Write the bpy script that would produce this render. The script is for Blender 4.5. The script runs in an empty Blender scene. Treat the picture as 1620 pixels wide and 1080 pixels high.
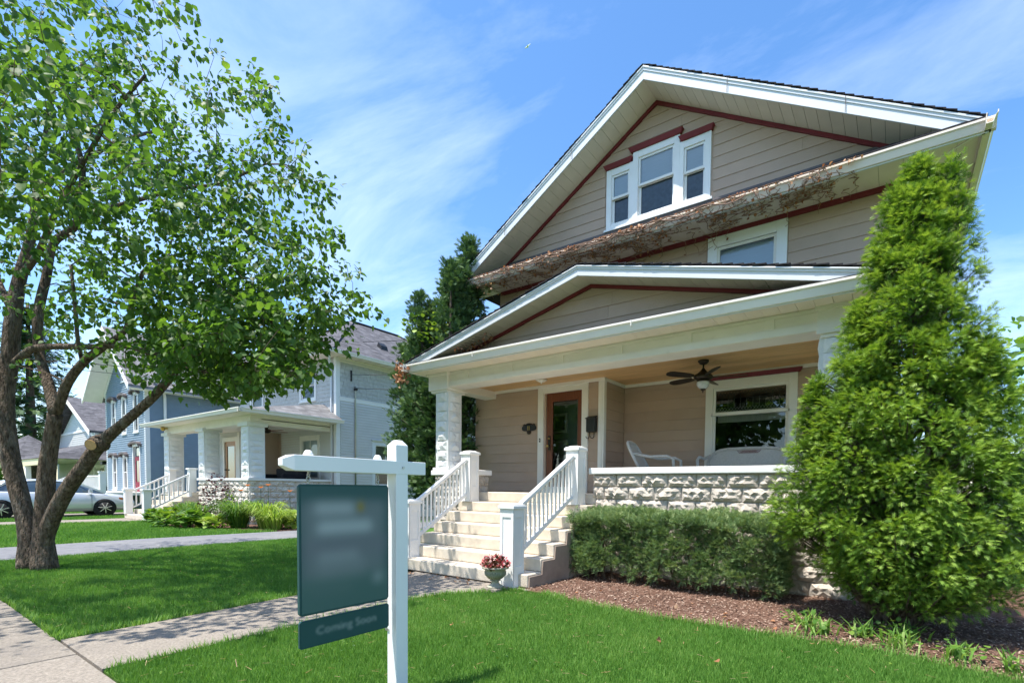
import bpy, math, random
import numpy as np
from mathutils import Vector, Matrix
S = bpy.context.scene
C = S.collection
rng = random.Random(7)
nrg = np.random.default_rng(11)

# ---------------------------------------------------------------- camera
EYE = 1.33
cam = bpy.data.objects.new('camera', bpy.data.cameras.new('camera'))
C.objects.link(cam)
_r = ((0.82724845, 0.5616991, 0.0124148), (0.03265832, -0.02601494, -0.99912795), (-0.5608863, 0.82693249, -0.03986497))
cam.matrix_world = Matrix(((_r[0][0], -_r[1][0], -_r[2][0], 0), (_r[0][1], -_r[1][1], -_r[2][1], 0), (_r[0][2], -_r[1][2], -_r[2][2], EYE), (0, 0, 0, 1)))
cam.data.sensor_width = 36
cam.data.lens = 782.94 / 1620 * 36
cam.data.shift_x = (810 - 887.42) / 1620
cam.data.shift_y = (803.41 - 540) / 1620
cam.data.clip_start = 0.05
cam.data.clip_end = 3000
S.camera = cam

# ---------------------------------------------------------------- light
SUN_EL, SUN_AZ = math.radians(68.2), math.radians(22.9)      # azimuth measured from the street side towards the left
sunv = Vector((-math.sin(SUN_AZ) * math.cos(SUN_EL), -math.cos(SUN_AZ) * math.cos(SUN_EL), math.sin(SUN_EL)))
sun = bpy.data.objects.new('sun', bpy.data.lights.new('sun', 'SUN'))
C.objects.link(sun)
sun.data.energy = 3.4
sun.data.angle = math.radians(0.55)
sun.data.color = (1, 0.955, 0.88)
sun.rotation_euler = (-sunv).to_track_quat('-Z', 'Y').to_euler()
sun.location = (0, 0, 30)
W = bpy.data.worlds.new('World'); S.world = W; W.use_nodes = True
wn, wl = W.node_tree.nodes, W.node_tree.links
wn.clear()
def WN(t, **k):
    n = wn.new(t)
    for a, b in k.items(): setattr(n, a, b)
    return n
sky = WN('ShaderNodeTexSky', sky_type='NISHITA', sun_disc=False)
sky.sun_elevation = SUN_EL; sky.sun_rotation = math.pi + SUN_AZ
sky.altitude = 200; sky.air_density = 1.0; sky.dust_density = 0.9; sky.ozone_density = 1.6
hs = WN('ShaderNodeHueSaturation'); hs.inputs['Saturation'].default_value = 1.24
wl.new(sky.outputs[0], hs.inputs['Color'])
tc = WN('ShaderNodeTexCoord'); sep = WN('ShaderNodeSeparateXYZ'); wl.new(tc.outputs['Generated'], sep.inputs[0])
den = WN('ShaderNodeMath', operation='ADD'); den.inputs[1].default_value = 0.22; wl.new(sep.outputs['Z'], den.inputs[0])
dx = WN('ShaderNodeMath', operation='DIVIDE'); wl.new(sep.outputs['X'], dx.inputs[0]); wl.new(den.outputs[0], dx.inputs[1])
dy = WN('ShaderNodeMath', operation='DIVIDE'); wl.new(sep.outputs['Y'], dy.inputs[0]); wl.new(den.outputs[0], dy.inputs[1])
cmb = WN('ShaderNodeCombineXYZ'); wl.new(dx.outputs[0], cmb.inputs[0]); wl.new(dy.outputs[0], cmb.inputs[1])
mp = WN('ShaderNodeMapping'); mp.inputs['Rotation'].default_value = (0, 0, math.radians(-28)); mp.inputs['Scale'].default_value = (1.0, 1.9, 1)
mp.inputs['Location'].default_value = (0.35, 0.2, 0)
wl.new(cmb.outputs[0], mp.inputs[0])
n1 = WN('ShaderNodeTexNoise'); n1.inputs['Scale'].default_value = 1.5; n1.inputs['Detail'].default_value = 9; n1.inputs['Roughness'].default_value = 0.62; n1.inputs['Distortion'].default_value = 0.55
wl.new(mp.outputs[0], n1.inputs['Vector'])
n2 = WN('ShaderNodeTexNoise'); n2.inputs['Scale'].default_value = 0.7; n2.inputs['Detail'].default_value = 3
wl.new(cmb.outputs[0], n2.inputs['Vector'])
mul = WN('ShaderNodeMath', operation='MULTIPLY'); wl.new(n1.outputs['Fac'], mul.inputs[0]); wl.new(n2.outputs['Fac'], mul.inputs[1])
rp = WN('ShaderNodeMapRange'); rp.inputs['From Min'].default_value = 0.225; rp.inputs['From Max'].default_value = 0.52; rp.inputs['To Max'].default_value = 0.29
wl.new(mul.outputs[0], rp.inputs['Value'])
cm = WN('ShaderNodeMixRGB'); cm.inputs[2].default_value = (8.6, 9.0, 9.6, 1)
wl.new(rp.outputs[0], cm.inputs[0]); wl.new(hs.outputs[0], cm.inputs[1])
bg = WN('ShaderNodeBackground'); bg.inputs['Strength'].default_value = 0.135
wl.new(cm.outputs[0], bg.inputs['Color'])
wo = WN('ShaderNodeOutputWorld'); wl.new(bg.outputs[0], wo.inputs[0])
S.view_settings.view_transform = 'Standard'; S.view_settings.look = 'None'
S.view_settings.exposure = 1.25; S.view_settings.gamma = 1.0
try: S.view_settings.use_curve_mapping = False
except Exception: pass
S.render.engine = 'CYCLES'
S.cycles.max_bounces = 8; S.cycles.transparent_max_bounces = 24
S.cycles.use_denoising = True

# ---------------------------------------------------------------- materials
def mat(name, col, rough=.6, var=.12, vscale=5., bump=0., bscale=60., spec=.3, metal=0., rnd=0., stretch=None, dirt=None, coat=0., attr=None, trans=None, detail=6, bdist=.02):
    m = bpy.data.materials.new(name); m.use_nodes = True
    nt = m.node_tree; N, L = nt.nodes, nt.links
    b = N['Principled BSDF']; out = N['Material Output']
    b.inputs['Roughness'].default_value = rough; b.inputs['Metallic'].default_value = metal
    b.inputs['Specular IOR Level'].default_value = spec
    if coat: b.inputs['Coat Weight'].default_value = coat; b.inputs['Coat Roughness'].default_value = .08
    t = N.new('ShaderNodeTexCoord'); oi = N.new('ShaderNodeObjectInfo')
    sc = N.new('ShaderNodeVectorMath'); sc.operation = 'SCALE'; sc.inputs[0].default_value = (37.1, 21.7, 13.3); L.new(oi.outputs['Random'], sc.inputs['Scale'])
    ad = N.new('ShaderNodeVectorMath'); ad.operation = 'ADD'; L.new(t.outputs['Object'], ad.inputs[0]); L.new(sc.outputs[0], ad.inputs[1])
    vec = ad.outputs[0]
    if stretch:
        mp = N.new('ShaderNodeMapping'); mp.inputs['Scale'].default_value = stretch; L.new(vec, mp.inputs[0]); vec = mp.outputs[0]
    nz = N.new('ShaderNodeTexNoise'); nz.inputs['Scale'].default_value = vscale; nz.inputs['Detail'].default_value = detail; L.new(vec, nz.inputs['Vector'])
    rmp = N.new('ShaderNodeMapRange'); rmp.inputs['From Min'].default_value = .25; rmp.inputs['From Max'].default_value = .75; L.new(nz.outputs['Fac'], rmp.inputs['Value'])
    mx = N.new('ShaderNodeMixRGB'); L.new(rmp.outputs[0], mx.inputs[0])
    mx.inputs[1].default_value = (*[c * (1 - var) for c in col], 1); mx.inputs[2].default_value = (*[min(1, c * (1 + var)) for c in col], 1)
    o = mx.outputs[0]
    if attr:        # attr: list of colours picked by the per-leaf value
        at = N.new('ShaderNodeAttribute'); at.attribute_name = 'rnd'
        cr = N.new('ShaderNodeValToRGB'); cr.color_ramp.elements[0].color = (*attr[0], 1); cr.color_ramp.elements[-1].color = (*attr[-1], 1)
        for i, c in enumerate(attr[1:-1]):
            e = cr.color_ramp.elements.new((i + 1) / (len(attr) - 1)); e.color = (*c, 1)
        L.new(at.outputs['Fac'], cr.inputs[0]); o = cr.outputs[0]
    if rnd:
        mm = N.new('ShaderNodeMapRange'); mm.inputs['To Min'].default_value = 1 - rnd; mm.inputs['To Max'].default_value = 1 + rnd; L.new(oi.outputs['Random'], mm.inputs['Value'])
        m2 = N.new('ShaderNodeVectorMath'); m2.operation = 'SCALE'; L.new(o, m2.inputs[0]); L.new(mm.outputs[0], m2.inputs['Scale']); o = m2.outputs[0]
    if dirt:        # (colour, noise scale, low, high, strength)
        dn = N.new('ShaderNodeTexNoise'); dn.inputs['Scale'].default_value = dirt[1]; dn.inputs['Detail'].default_value = 8; dn.inputs['Roughness'].default_value = .65; L.new(vec, dn.inputs['Vector'])
        dr = N.new('ShaderNodeMapRange'); dr.inputs['From Min'].default_value = dirt[2]; dr.inputs['From Max'].default_value = dirt[3]; dr.inputs['To Max'].default_value = dirt[4]; L.new(dn.outputs['Fac'], dr.inputs['Value'])
        dm = N.new('ShaderNodeMixRGB'); dm.inputs[2].default_value = (*dirt[0], 1); L.new(dr.outputs[0], dm.inputs[0]); L.new(o, dm.inputs[1]); o = dm.outputs[0]
    L.new(o, b.inputs['Base Color'])
    if bump:
        bn = N.new('ShaderNodeTexNoise'); bn.inputs['Scale'].default_value = bscale; bn.inputs['Detail'].default_value = 4; L.new(vec, bn.inputs['Vector'])
        bp = N.new('ShaderNodeBump'); bp.inputs['Strength'].default_value = bump; bp.inputs['Distance'].default_value = bdist; L.new(bn.outputs['Fac'], bp.inputs['Height']); L.new(bp.outputs[0], b.inputs['Normal'])
    if trans:       # translucent leaf: (colour multiplier, share)
        tr = N.new('ShaderNodeBsdfTranslucent')
        tm = N.new('ShaderNodeMixRGB'); tm.blend_type = 'MULTIPLY'; tm.inputs[0].default_value = 1; tm.inputs[2].default_value = (*trans[0], 1); L.new(o, tm.inputs[1]); L.new(tm.outputs[0], tr.inputs['Color'])
        ms = N.new('ShaderNodeMixShader'); ms.inputs[0].default_value = trans[1]; L.new(b.outputs[0], ms.inputs[1]); L.new(tr.outputs[0], ms.inputs[2]); L.new(ms.outputs[0], out.inputs['Surface'])
    return m

def glass(name, ior=1.7, tint=(.8, .84, .84), rough=.015):
    m = bpy.data.materials.new(name); m.use_nodes = True
    N, L = m.node_tree.nodes, m.node_tree.links
    N.remove(N['Principled BSDF'])
    a = N.new('ShaderNodeBsdfTransparent'); a.inputs[0].default_value = (*tint, 1)
    g = N.new('ShaderNodeBsdfGlossy'); g.inputs['Roughness'].default_value = rough
    fr = N.new('ShaderNodeFresnel'); fr.inputs['IOR'].default_value = ior
    t = N.new('ShaderNodeTexCoord'); nz = N.new('ShaderNodeTexNoise'); nz.inputs['Scale'].default_value = 2.5; L.new(t.outputs['Object'], nz.inputs['Vector'])
    bp = N.new('ShaderNodeBump'); bp.inputs['Strength'].default_value = .06; bp.inputs['Distance'].default_value = .02; L.new(nz.outputs['Fac'], bp.inputs['Height']); L.new(bp.outputs[0], g.inputs['Normal'])
    x = N.new('ShaderNodeMixShader'); L.new(fr.outputs[0], x.inputs[0]); L.new(a.outputs[0], x.inputs[1]); L.new(g.outputs[0], x.inputs[2])
    L.new(x.outputs[0], N['Material Output'].inputs['Surface'])
    return m

def shingle_mat(name, col, sx=.3, sz=.14):
    m = mat(name, col, rough=.95, var=.28, vscale=3, spec=.1, bump=.3, bscale=120)
    N, L = m.node_tree.nodes, m.node_tree.links
    b = N['Principled BSDF']; src = b.inputs['Base Color'].links[0].from_socket
    t = N.new('ShaderNodeTexCoord'); nz = N.new('ShaderNodeTexWhiteNoise'); nz.noise_dimensions = '3D'
    sn = N.new('ShaderNodeVectorMath'); sn.operation = 'SNAP'; sn.inputs[1].default_value = (sx, sx, sz)
    L.new(t.outputs['Object'], sn.inputs[0]); L.new(sn.outputs[0], nz.inputs['Vector'])
    r = N.new('ShaderNodeMapRange'); r.inputs['To Min'].default_value = .72; r.inputs['To Max'].default_value = 1.25; L.new(nz.outputs['Value'], r.inputs['Value'])
    v = N.new('ShaderNodeVectorMath'); v.operation = 'SCALE'; L.new(src, v.inputs[0]); L.new(r.outputs[0], v.inputs['Scale']); L.new(v.outputs[0], b.inputs['Base Color'])
    return m

K = {}
K['tan'] = mat('tan_siding', (.475, .345, .262), .75, .07, 2.2, .25, 45, .2, rnd=.05, stretch=(1, 1, 1), dirt=((.34, .28, .24), 1.1, .52, .8, .35))
K['white'] = mat('white_paint', (.80, .79, .77), .5, .05, 3, .08, 30, .35, dirt=((.5, .47, .42), 5, .6, .85, .35))
K['trim'] = mat('offwhite_trim', (.80, .76, .69), .55, .05, 3, .08, 30, .3, dirt=((.45, .42, .36), 5, .6, .85, .35))
K['soffit'] = mat('soffit_cream', (.78, .69, .585), .6, .05, 3, .05, 30, .25, rnd=.03)
K['coolwhite'] = mat('aluminium_white', (.67, .685, .70), .38, .04, 2, .03, 12, .4, dirt=((.5, .5, .48), 7, .6, .85, .4))
K['red'] = mat('dark_red_paint', (.17, .022, .028), .5, .15, 5, .05, 30, .35)
K['cream'] = mat('cream_concrete_paint', (.64, .565, .46), .8, .10, 6, .3, 90, .2, dirt=((.36, .31, .26), 3.5, .48, .75, .6))
K['concrete'] = mat('grey_concrete', (.275, .24, .20), .9, .34, 60, .5, 150, .15, rnd=.07, dirt=((.19, .17, .15), 1.3, .45, .72, .6))
K['cheek'] = mat('bare_concrete', (.33, .26, .21), .9, .16, 3, .3, 80, .15, dirt=((.17, .12, .1), 2, .5, .75, .6))
K['asphalt'] = mat('asphalt', (.19, .19, .20), .9, .14, 5, .35, 160, .15, dirt=((.30, .29, .27), .8, .5, .75, .5))
K['block'] = mat('painted_block', (.50, .445, .385), .85, .08, 5, .45, 45, .15, rnd=.06, dirt=((.42, .37, .31), 7, .55, .8, .5))
K['mortar'] = mat('mortar', (.38, .345, .30), .95, .1, 8, .3, 90, .1)
K['colwhite'] = mat('white_block', (.78, .78, .77), .8, .05, 6, .3, 50, .2, rnd=.02, dirt=((.45, .43, .4), 9, .6, .85, .5))
K['wood'] = mat('pine_ceiling', (.70, .43, .20), .45, .22, 3, .05, 30, .35, rnd=.1, stretch=(.6, 14, 6))
K['door'] = mat('mahogany', (.16, .048, .022), .35, .35, 4, .05, 40, .45, stretch=(12, 12, .7))
K['oak'] = mat('oak_door', (.42, .19, .06), .4, .2, 4, .05, 40, .4, stretch=(12, 12, .7))
K['black'] = mat('black_iron', (.018, .017, .016), .45, .2, 8, .1, 60, .4)
K['bronze'] = mat('dark_bronze', (.035, .024, .015), .4, .3, 8, .05, 40, .5, metal=.5)
K['brass'] = mat('brass', (.6, .42, .14), .3, .1, 8, metal=1.)
K['steel'] = mat('zinc_steel', (.5, .5, .5), .35, .1, 8, metal=1.)
K['dark'] = mat('dark_interior', (.03, .032, .033), .9, .3, 2)
K['teal'] = mat('teal_wall', (.20, .27, .27), .8, .1, 2)
K['curtain'] = mat('curtain', (.55, .55, .52), .9, .12, 3, stretch=(16, 16, .5))
K['sheen_blind'] = mat('sheen_blind', (.78, .83, .90), .8, .06, 3, stretch=(1, 1, 30))  # bluish white holds the sky reflection of the panes in its colour
K['screen'] = mat('insect_screen', (.34, .37, .41), .8, .2, 14)
K['glass'] = glass('window_glass', 1.85)
K['glassdim'] = glass('window_glass_dim', 1.6, (.5, .54, .54))
K['lead'] = mat('lead_came', (.22, .22, .21), .4, .1, 9, metal=.6)
K['wicker'] = mat('white_wicker', (.68, .64, .58), .7, .1, 40, .8, 160, .3)
K['postwhite'] = mat('vinyl_white', (.80, .80, .79), .35, .02, 3, .02, 10, .4, dirt=((.6, .6, .58), 3, .62, .85, .3))
K['shingle'] = shingle_mat('dark_roof_shingle', (.045, .042, .045))
K['shingleg'] = shingle_mat('grey_roof_shingle', (.115, .112, .12), .3, .07)
K['shinglel'] = shingle_mat('light_roof_shingle', (.19, .185, .185), .3, .07)
K['gray'] = mat('grey_siding', (.62, .61, .585), .7, .05, 2.5, .1, 40, .2)
K['grayshingle'] = mat('grey_wall_shingle', (.50, .50, .485), .8, .14, 9, .3, 60, .15)
K['blue'] = mat('blue_siding', (.215, .285, .35), .7, .07, 2.5, .1, 40, .2)
K['palegrey'] = mat('pale_siding', (.52, .52, .50), .7, .05, 3)
K['palegreen'] = mat('pale_shingle', (.55, .60, .60), .8, .06, 6, .3, 60)
K['yellowtrim'] = mat('cream_yellow_trim', (.72, .64, .42), .6, .05, 3)
K['hood'] = mat('hood_grey', (.13, .11, .11), .6, .15, 6)
K['redl'] = mat('red_louver', (.20, .015, .035), .5, .1, 5)
K['urn'] = mat('mossy_stone', (.36, .34, .27), .9, .2, 9, .5, 60, .15, dirt=((.15, .17, .09), 4, .45, .7, .6))
K['soil'] = mat('mulch_ground', (.16, .092, .066), .95, .35, 14, .8, 90, .1, dirt=((.06, .035, .025), 2, .45, .7, .6))
K['chip'] = mat('mulch_chip', (.16, .085, .05), .9, .2, 8, attr=[(.09, .054, .04), (.19, .115, .082), (.29, .185, .135), (.45, .34, .26)])
K['bark'] = mat('bark', (.15, .115, .088), .95, .75, 26, 1.0, 42, .1, stretch=(1, 1, .3), dirt=((.30, .28, .24), 9, .52, .7, .6), bdist=.09, detail=10)
K['dryvine'] = mat('dry_vine_stem', (.30, .19, .135), .9, .3, 9)
K['blockw'] = mat('white_block_wall', (.66, .61, .54), .85, .08, 5, .45, 45, .15, rnd=.06, dirt=((.42, .37, .31), 7, .55, .8, .5))
K['twig'] = mat('twig', (.12, .085, .062), .9, .25, 9)
K['cutwood'] = mat('cut_wood', (.55, .34, .16), .8, .15, 30)
K['leaf'] = mat('tree_leaf', (.08, .18, .03), .5, attr=[(.045, .105, .022), (.07, .15, .028), (.10, .195, .034), (.17, .27, .05)], trans=((2.0, 1.9, .8), .45), spec=.38)
K['grass'] = mat('grass_blade', (.06, .17, .02), .5, attr=[(.08, .195, .032), (.125, .265, .048), (.17, .325, .065), (.31, .42, .13)], trans=((1.5, 1.5, .8), .35), spec=.25)
K['lawn'] = mat('lawn_base', (.08, .165, .03), .95, .3, 20, .6, 160, .1, dirt=((.07, .17, .022), .9, .45, .7, .6))
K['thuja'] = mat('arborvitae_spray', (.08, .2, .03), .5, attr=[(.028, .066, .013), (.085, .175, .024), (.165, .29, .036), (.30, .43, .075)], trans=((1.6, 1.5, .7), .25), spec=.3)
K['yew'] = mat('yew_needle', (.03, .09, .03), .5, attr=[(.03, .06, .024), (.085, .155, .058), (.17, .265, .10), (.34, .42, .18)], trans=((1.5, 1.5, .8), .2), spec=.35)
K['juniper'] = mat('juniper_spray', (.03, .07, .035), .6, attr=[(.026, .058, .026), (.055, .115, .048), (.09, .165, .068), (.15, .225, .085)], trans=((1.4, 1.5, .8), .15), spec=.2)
K['deadleaf'] = mat('dead_leaf', (.3, .13, .05), .8, attr=[(.20, .085, .045), (.34, .15, .075), (.44, .225, .12), (.60, .42, .28)], trans=((1.4, 1.2, .8), .25))
K['hosta'] = mat('hosta_leaf', (.08, .2, .03), .5, attr=[(.035, .10, .02), (.06, .15, .025), (.10, .21, .03), (.2, .3, .05)], trans=((1.8, 1.7, .7), .3))
K['lime'] = mat('lime_leaf', (.25, .35, .05), .5, attr=[(.12, .22, .03), (.2, .32, .04), (.3, .42, .07), (.45, .5, .16)], trans=((1.4, 1.4, .7), .3))
K['maroon'] = mat('maroon_leaf', (.06, .015, .02), .6, attr=[(.02, .007, .01), (.05, .014, .02), (.09, .03, .03)], trans=((2, 1.2, 1.2), .2))
K['orange'] = mat('orange_petal', (.8, .25, .05), .5, .1, 5, trans=((1.2, 1.1, .8), .3))
K['pink'] = mat('begonia_petal', (.7, .1, .12), .5, attr=[(.45, .03, .05), (.62, .08, .1), (.75, .25, .25), (.8, .55, .5)], trans=((1.2, 1.1, 1), .25))
K['begonia'] = mat('begonia_leaf', (.12, .05, .03), .4, attr=[(.05, .03, .02), (.12, .035, .03), (.10, .09, .03)], trans=((1.5, 1.2, .8), .25))
K['whiteflower'] = mat('white_flower', (.8, .78, .7), .6, .1, 5, attr=[(.6, .55, .45), (.8, .78, .7), (.85, .83, .78)])
K['silver'] = mat('silver_car_paint', (.62, .64, .67), .3, .04, 1.5, spec=.5, metal=.25, coat=.8)
K['tyre'] = mat('tyre_rubber', (.015, .015, .016), .8, .2, 20, .2, 90)
K['chrome'] = mat('alloy_rim', (.62, .63, .65), .25, .05, 5, metal=.9)
K['carglass'] = mat('car_glass', (.045, .07, .085), .06, .1, 2, spec=.9, coat=1)
K['amber'] = mat('amber_lens', (.6, .16, .04), .2, .1, 5, spec=.6)
K['lens'] = mat('headlamp_lens', (.55, .57, .58), .12, .1, 5, spec=.8)
K['orangecloth'] = mat('orange_cloth', (.6, .2, .05), .8)
K['sofa'] = mat('dark_cushion', (.02, .018, .022), .85, .2, 6)
K['wire'] = mat('black_wire', (.02, .02, .022), .6)

# ---------------------------------------------------------------- object helpers
ORG = {}
def tag(o, label=None, cat=None, group=None, kind=None):
    if label: o['label'] = label
    if cat: o['category'] = cat
    if group: o['group'] = group
    if kind: o['kind'] = kind
    return o
def thing(name, label, cat, loc=(0, 0, 0), group=None):
    o = bpy.data.objects.new(name, None); C.objects.link(o)
    o.empty_display_size = .1; o.location = loc; ORG[o.name] = Vector(loc)
    return tag(o, label, cat, group)
def org(p): return ORG[p.name] if p else Vector((0, 0, 0))
def link(name, me, parent=None, loc=None, rot=None, scale=None):
    """an object on an existing mesh; loc in world coordinates"""
    o = bpy.data.objects.new(name, me); C.objects.link(o)
    base = org(parent)
    if parent: o.parent = parent
    ORG[o.name] = base
    if loc is not None: o.location = Vector(loc) - base
    if rot is not None: o.rotation_euler = rot
    if scale is not None: o.scale = scale
    return o

class MB:
    def __init__(s): s.v = []; s.f = []
    def hexa(s, p):   # p: bottom 4 (ccw) then top 4
        n = len(s.v); s.v += [tuple(q) for q in p]
        s.f += [(n, n+3, n+2, n+1), (n+4, n+5, n+6, n+7), (n, n+1, n+5, n+4), (n+1, n+2, n+6, n+5), (n+2, n+3, n+7, n+6), (n+3, n, n+4, n+7)]
        return s
    def box(s, x0, x1, y0, y1, z0, z1):
        return s.hexa([(x0, y0, z0), (x1, y0, z0), (x1, y1, z0), (x0, y1, z0), (x0, y0, z1), (x1, y0, z1), (x1, y1, z1), (x0, y1, z1)])
    def prism(s, poly, vec):
        n = len(s.v); k = len(poly)
        s.v += [tuple(q) for q in poly] + [(q[0]+vec[0], q[1]+vec[1], q[2]+vec[2]) for q in poly]
        s.f += [tuple(range(n, n+k))[::-1], tuple(range(n+k, n+2*k))] + [(n+i, n+(i+1) % k, n+k+(i+1) % k, n+k+i) for i in range(k)]
        return s
    def beam(s, a, b, w, h, up=(0, 0, 1)):
        a, b = Vector(a), Vector(b); d = (b-a).normalized(); u = Vector(up)
        r = d.cross(u)
        if r.length < 1e-5: r = d.cross(Vector((1, 0, 0)))
        r.normalize(); u = r.cross(d).normalized(); r = r*w/2; u = u*h/2
        return s.hexa([a-r-u, a+r-u, b+r-u, b-r-u, a-r+u, a+r+u, b+r+u, b-r+u])
    def tube(s, pts, rad, n=8, cap=True):
        P = [Vector(p) for p in pts]; k = len(P)
        if not hasattr(rad, '__len__'): rad = [rad]*k
        b0 = len(s.v); ref = None
        for i in range(k):
            d = (P[min(i+1, k-1)]-P[max(i-1, 0)])
            d = d.normalized() if d.length > 1e-9 else Vector((0, 0, 1))
            if ref is None:
                ref = d.cross(Vector((.31, .17, .93)))
                if ref.length < .1: ref = d.cross(Vector((1, 0, 0)))
            x = (ref - d*ref.dot(d)).normalized(); y = d.cross(x); ref = x
            for j in range(n):
                t = 2*math.pi*j/n; q = P[i]+(x*math.cos(t)+y*math.sin(t))*rad[i]; s.v.append(tuple(q))
        for i in range(k-1):
            for j in range(n):
                a = b0+i*n+j; b = b0+i*n+(j+1) % n; s.f.append((a, b, b+n, a+n))
        if cap: s.f += [tuple(range(b0, b0+n))[::-1], tuple(range(b0+(k-1)*n, b0+k*n))]
        return s
    def lathe(s, prof, c, n=20):
        b0 = len(s.v)
        for r, z in prof:
            for j in range(n):
                t = 2*math.pi*j/n; s.v.append((c[0]+r*math.cos(t), c[1]+r*math.sin(t), c[2]+z))
        for i in range(len(prof)-1):
            for j in range(n):
                a = b0+i*n+j; b = b0+i*n+(j+1) % n; s.f.append((a, b, b+n, a+n))
        s.f += [tuple(range(b0, b0+n))[::-1], tuple(range(b0+(len(prof)-1)*n, b0+len(prof)*n))]
        return s
    def quad(s, *p):
        n = len(s.v); s.v += [tuple(q) for q in p]; s.f.append(tuple(range(n, n+len(p)))); return s
    def mesh(s, name, m, off=Vector((0, 0, 0)), smooth=False):
        me = bpy.data.meshes.new(name); me.from_pydata([(v[0]-off[0], v[1]-off[1], v[2]-off[2]) for v in s.v], [], s.f)
        me.materials.append(m)
        if smooth: me.polygons.foreach_set('use_smooth', [True]*len(me.polygons))
        me.update(); return me
    def build(s, name, m, parent=None, smooth=False, bevel=0, kind=None):
        o = link(name, s.mesh(name, K[m] if isinstance(m, str) else m, org(parent), smooth), parent)
        if bevel:
            md = o.modifiers.new('bevel', 'BEVEL'); md.width = bevel; md.segments = 2; md.limit_method = 'ANGLE'
        if kind: o['kind'] = kind
        return o

def npmesh(name, V, F, m, rnd=None, smooth=False):
    """V (n,3) F (k,a) arrays -> mesh with per-vertex float attribute rnd"""
    me = bpy.data.meshes.new(name); V = np.ascontiguousarray(V, dtype=np.float32); F = np.ascontiguousarray(F, dtype=np.int32); a = F.shape[1]
    me.vertices.add(len(V)); me.vertices.foreach_set('co', V.ravel())
    me.loops.add(F.size); me.loops.foreach_set('vertex_index', F.ravel())
    me.polygons.add(len(F)); me.polygons.foreach_set('loop_start', np.arange(0, F.size, a, dtype=np.int32)); me.polygons.foreach_set('loop_total', np.full(len(F), a, dtype=np.int32))
    if smooth: me.polygons.foreach_set('use_smooth', np.ones(len(F), dtype=bool))
    if rnd is not None:
        at = me.attributes.new('rnd', 'FLOAT', 'POINT'); at.data.foreach_set('value', np.ascontiguousarray(rnd, dtype=np.float32))
    me.materials.append(K[m]); me.update(calc_edges=True); return me
def scatter(name, T, F, pos, rot, m, parent=None, rnd=None, scale=None, kind='stuff', smooth=False):
    """copies of template T(v,3)/F at pos(n,3) with rot(n,3,3) (columns = axes), joined to one mesh"""
    n, v = len(pos), len(T); T = np.asarray(T, float); F = np.asarray(F)
    if scale is None: scale = np.ones(n)
    V = np.einsum('nij,vj->nvi', rot, T)*np.asarray(scale)[:, None, None] + pos[:, None, :]
    FF = (F[None]+(np.arange(n)*v)[:, None, None]).reshape(-1, F.shape[1])
    if rnd is None: rnd = nrg.random(n)
    me = npmesh(name, V.reshape(-1, 3)-np.array(org(parent)), FF, m, np.repeat(rnd, v), smooth)
    o = link(name, me, parent)
    if kind: o['kind'] = kind
    return o
def frames(d, up=None, spin=None):
    """rotation matrices whose local Y points along d (n,3) and local Z near up, spun about Y"""
    d = d/np.linalg.norm(d, axis=1, keepdims=True)
    if up is None: up = np.tile([0, 0, 1.], (len(d), 1))
    x = np.cross(d, up); l = np.linalg.norm(x, axis=1, keepdims=True); bad = l[:, 0] < 1e-3; x[bad] = [1, 0, 0]; l[bad] = 1; x = x/l
    z = np.cross(x, d)
    if spin is not None:
        c, s = np.cos(spin)[:, None], np.sin(spin)[:, None]; x, z = x*c+z*s, z*c-x*s
    return np.stack([x, d, z], axis=2)

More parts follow.
